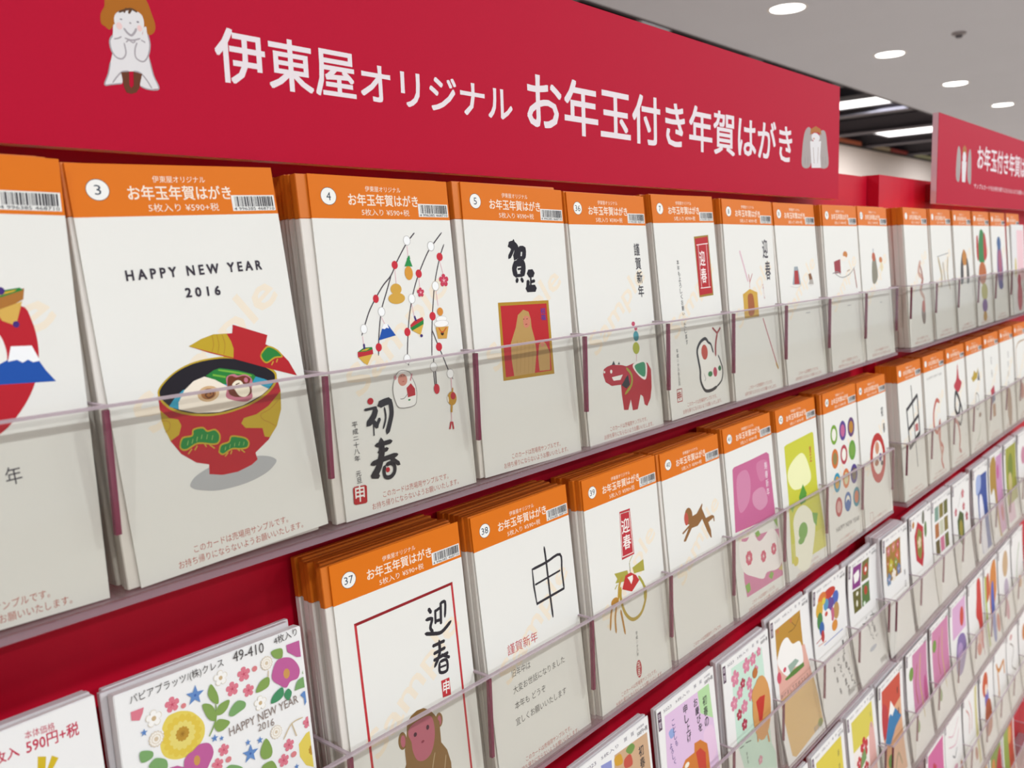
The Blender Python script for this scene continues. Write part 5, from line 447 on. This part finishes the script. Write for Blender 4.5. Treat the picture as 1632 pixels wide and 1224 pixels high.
# far rack, rows three to six: white framed cards
F3 = [
(2, 1.1585, 'card with gold square of coloured flowers, first in far third tray', 'flower square card', [PL('#a87c28', 12, 96, 70, 96, 70, 146, 12, 146), FL('#d07a78', 22, 138, 8), FL('#d8846a', 42, 139, 8), FL('#c8505a', 60, 138, 7), FL('#d86a4a', 56, 124, 9), FL('#c8c030', 30, 117, 9), FL('#8aa040', 50, 116, 7), FL('#6a8ab0', 20, 100, 9), FL('#e8e0d0', 40, 101, 9), FL('#6a84b0', 60, 104, 8), FL('#b8702a', 18, 122, 6), ('v', K_, 84, 100, 84, 68, 5, '賀正', 0)]),
(2, 1.273, 'card with red hexagon medallion in the far third tray', 'red hexagon card', [PL('#c8283a', 20, 128, 36, 146, 62, 132, 60, 92, 50, 76, 24, 92), PL('#8a8a3a', 30, 122, 38, 136, 54, 126, 52, 98, 44, 88, 32, 98), FL('#d8c8a0', 42, 114, 9), E('#6a6a5a', 62, 146, 6, 10), E('#6a8a4a', 72, 126, 6, 12), E('#d08a3a', 16, 146, 5, 5)]),
(2, 1.377, 'card with grid of nine small coloured blocks', 'nine block card', [R_(c, 14+24*(j % 3), 124-26*(j//3), 34+24*(j % 3), 146-26*(j//3)) for j, c in enumerate(('#7a9a8a', '#8a7a2a', '#6a6a2a', '#b8703a', '#c9c9b0', '#8a7a3a', '#6a5a2a', '#d87a98', '#6a6a34'))]),
(2, 1.486, 'card with dark green hexagon and red flower sprays', 'green hexagon card', [PL('#4a5a2a', 24, 96, 40, 110, 62, 100, 60, 64, 44, 52, 26, 64), E('#a89a40', 43, 80, 10, 14), FL('#c8485a', 18, 112, 7), FL('#d0606a', 60, 134, 8), FL('#c8384a', 64, 112, 7), FL('#b83a4a', 80, 92, 8), ST('#8a8480', 1, 30, 116, 44, 130, 54, 140)]),
(2, 1.611, 'blue card with white crane shape in the far third tray', 'blue crane card', [R_('#3450a0', 30, 6, 92, 140), PL('#e8e6ee', 34, 6, 62, 6, 66, 60, 58, 100, 40, 104, 36, 60, sm=1), PL('#a0b0d8', 22, 110, 50, 118, 50, 140, 22, 140, sm=1)]),
(2, 1.722, 'card with gold and pink patterned strip in the far third tray', 'gold and pink card', [PL('#b8903a', 8, 90, 34, 92, 44, 6, 60, 6, 50, 140, 10, 146, sm=1), PL('#c890b8', 54, 6, 96, 6, 96, 150, 50, 150), E('#c8384a', 78, 40, 8, 16), E('#c85a98', 64, 120, 8, 14)]),
(2, 1.836, 'card with yellow green bird pattern at the right edge', 'yellow green card', [R_('#a8a83a', 12, 40, 96, 150), E('#7a8a2a', 50, 110, 20, 26), E('#d8c88a', 44, 80, 14, 20), R_('#e0b8cc', 8, 8, 60, 40)]),
(3, 1.157, 'card with red sunset sky and blue peak in the far fourth tray', 'sunset peak card', [R_('#edb48a', 12, 8, 88, 148), PL('#d8503a', 12, 100, 88, 112, 88, 148, 12, 148), PL('#c83a40', 12, 80, 34, 90, 30, 120, 12, 126, sm=1), PL('#3a84b8', 14, 70, 44, 112, 64, 104, 86, 84, 60, 78, 36, 64), PL('#f2eee8', 36, 102, 46, 122, 62, 104, 50, 98, 44, 104), ('v', '#5a2a20', 76, 140, 76, 80, 6, '賀春', 1), E('#6a9a4a', 30, 42, 10, 9), ST('#a88a50', 4, 40, 20, 60, 40, 70, 20)]),
(3, 1.272, 'first pink card with yellow ribbon in the far fourth tray', 'first pink ribbon card', [R_('#d888b0', 28, 60, 96, 150), E('#7aa040', 22, 124, 10, 10), ST('#d8c060', 3, 66, 140, 60, 100, 66, 70, 70, 40), ST('#b8604a', 3, 50, 130, 40, 100, 46, 70), E('#8aa860', 36, 40, 8, 10), E('#c85a90', 84, 80, 8, 20)]),
(3, 1.388, 'second pink card with yellow ribbon, behind the dark gap', 'second pink ribbon card', [R_('#dc8ab2', 10, 60, 96, 150), E('#7aa040', 22, 124, 10, 10), ST('#d8c060', 3, 66, 140, 60, 100, 66, 70, 70, 40), ST('#b8604a', 3, 50, 130, 40, 100, 46, 70), E('#8aa860', 36, 40, 8, 10)]),
(3, 1.497, 'lilac card with red dot and purple grapes shape', 'lilac grapes card', [R_('#d8a8cc', 14, 96, 92, 150), E('#d84a3a', 70, 120, 12, 17), PL('#8a74a8', 20, 40, 40, 90, 80, 86, 86, 56, 50, 30, sm=1), E('#b89ac8', 50, 66, 16, 14)]),
(3, 1.609, 'card with tall red flame shape in the far fourth tray', 'red flame card', [PL('#d83a34', 60, 150, 84, 140, 88, 60, 70, 20, 62, 70, 48, 90, 56, 120, sm=1), E('#e06a50', 50, 30, 14, 12), E('#e8a8a0', 60, 46, 14, 10), ST('#a8407a', 3, 80, 60, 76, 10)]),
(3, 1.715, 'card with orange and blue upright stripes in the far fourth tray', 'striped card', [PL('#e08a3a', 40, 60, 90, 90, 86, 150, 50, 140, sm=1), PL('#5a6ac0', 44, 10, 66, 20, 70, 110, 50, 100, sm=1), PL('#d8603a', 10, 90, 40, 100, 36, 140, 14, 130, sm=1), R_('#b8c860', 6, 10, 18, 140), E('#d85a2a', 84, 30, 12, 18)]),
(3, 1.825, 'pale card with tan and lilac ovals at the right edge', 'tan oval card', [E('#d8b48a', 56, 120, 22, 26), E('#c0b0c0', 56, 70, 18, 20), E('#d890a0', 50, 30, 14, 20)]),
(4, 1.388, 'bright pink card with red flowers in the far fifth tray', 'bright pink card', [R_('#de6ca4', 10, 8, 92, 148), FL('#c83048', 40, 110, 14), FL('#d04a60', 62, 84, 12), E('#7a9a50', 40, 80, 10, 8), FL('#c83048', 60, 40, 14)]),
(4, 1.492, 'white card with pink line drawing and black smile', 'smile card', [ST('#d8a0b0', 2, 20, 130, 50, 120, 80, 140), ST('#d8a0b0', 2, 20, 110, 60, 100, 84, 118), ST('#3a3640', 2.4, 40, 88, 52, 80, 66, 92), E('#b0603a', 84, 40, 8, 20), E('#d8a8b8', 50, 60, 14, 8)]),
(4, 1.602, 'pale card with coral sprays and yellow stripe', 'coral spray card', [ST('#d88a80', 3, 20, 130, 40, 110, 34, 80), ST('#e0a098', 3, 40, 140, 56, 110, 50, 80), R_('#e0d89a', 76, 6, 92, 150), E('#b8603a', 66, 30, 8, 12)]),
(4, 1.716, 'card with orange and blue clothed figure in the far fifth tray', 'orange blue figure card', [E('#d8582a', 40, 124, 20, 24), E('#7a70c0', 48, 92, 14, 20), PL('#b85a34', 24, 30, 70, 30, 74, 80, 40, 86, sm=1), E('#f0e0d0', 46, 112, 8, 10)]),
(4, 1.822, 'card with orange bull shape in the far fifth tray', 'orange bull card', [ST('#d88a3a', 8, 20, 130, 40, 110, 80, 118), ST('#d88a3a', 7, 30, 110, 34, 80, 30, 60), ST('#d88a3a', 7, 80, 118, 84, 90)]),
(4, 1.93, 'white card with grey brush marks at the right edge of the far fifth tray', 'grey brush card', [ST('#8a8078', 3, 30, 130, 60, 110, 40, 80, 70, 60), E('#e0a0a0', 40, 140, 10, 6)]),
(2, 1.95, 'white card with small pink flower, beyond the yellow green card', 'small flower card', [E('#d890a8', 50, 110, 20, 18)]),
(3, 1.935, 'white card with green sprig at the right edge of the far fourth tray', 'green sprig card', [ST('#7a9a50', 4, 30, 60, 50, 100, 70, 130), E('#d8a05a', 60, 50, 14, 12)]),
(4, 2.04, 'pale card with orange dot at the right end of the far fifth tray', 'orange dot card', [E('#d8884a', 50, 110, 18, 18)]),
(5, 1.60, 'green and orange card in the lowest visible tray', 'green orange card', [R_('#a8a04a', 8, 8, 92, 152), E('#d8843a', 50, 100, 30, 34), E('#e8c070', 50, 50, 24, 20), E('#c83a2a', 30, 130, 12, 10)]),
(5, 1.712, 'gold glittering card in the lowest visible tray', 'gold card', [R_('#c8943a', 8, 8, 92, 152), E('#e8c070', 40, 110, 20, 24), E('#a83a2a', 70, 60, 14, 40)]),
(5, 1.822, 'dark red and green card in the lowest visible tray', 'dark red card', [R_('#8a9a4a', 8, 8, 92, 152), PL('#b8303a', 40, 8, 92, 8, 92, 130, 50, 100, sm=1), E('#d88a4a', 30, 110, 14, 20)]),
(5, 1.932, 'card with red and yellow green strips at the lower right edge', 'red strip card', [R_('#9aaa4a', 8, 8, 50, 152), R_('#c84a30', 50, 8, 92, 152), E('#e8a050', 60, 120, 14, 20)])]
for k, x, lb, sh, art in F3:
    white('', 'greeting_card_pack', lb, (k, x, .3545, ZB[k]+.0038, .1, RNG.uniform(-.01, .01)), .160, .0012, art, H3, {'sunset peak card': 4, 'flower square card': 5, 'second pink ribbon card': 2}.get(sh, 2), sh, bend=.003)
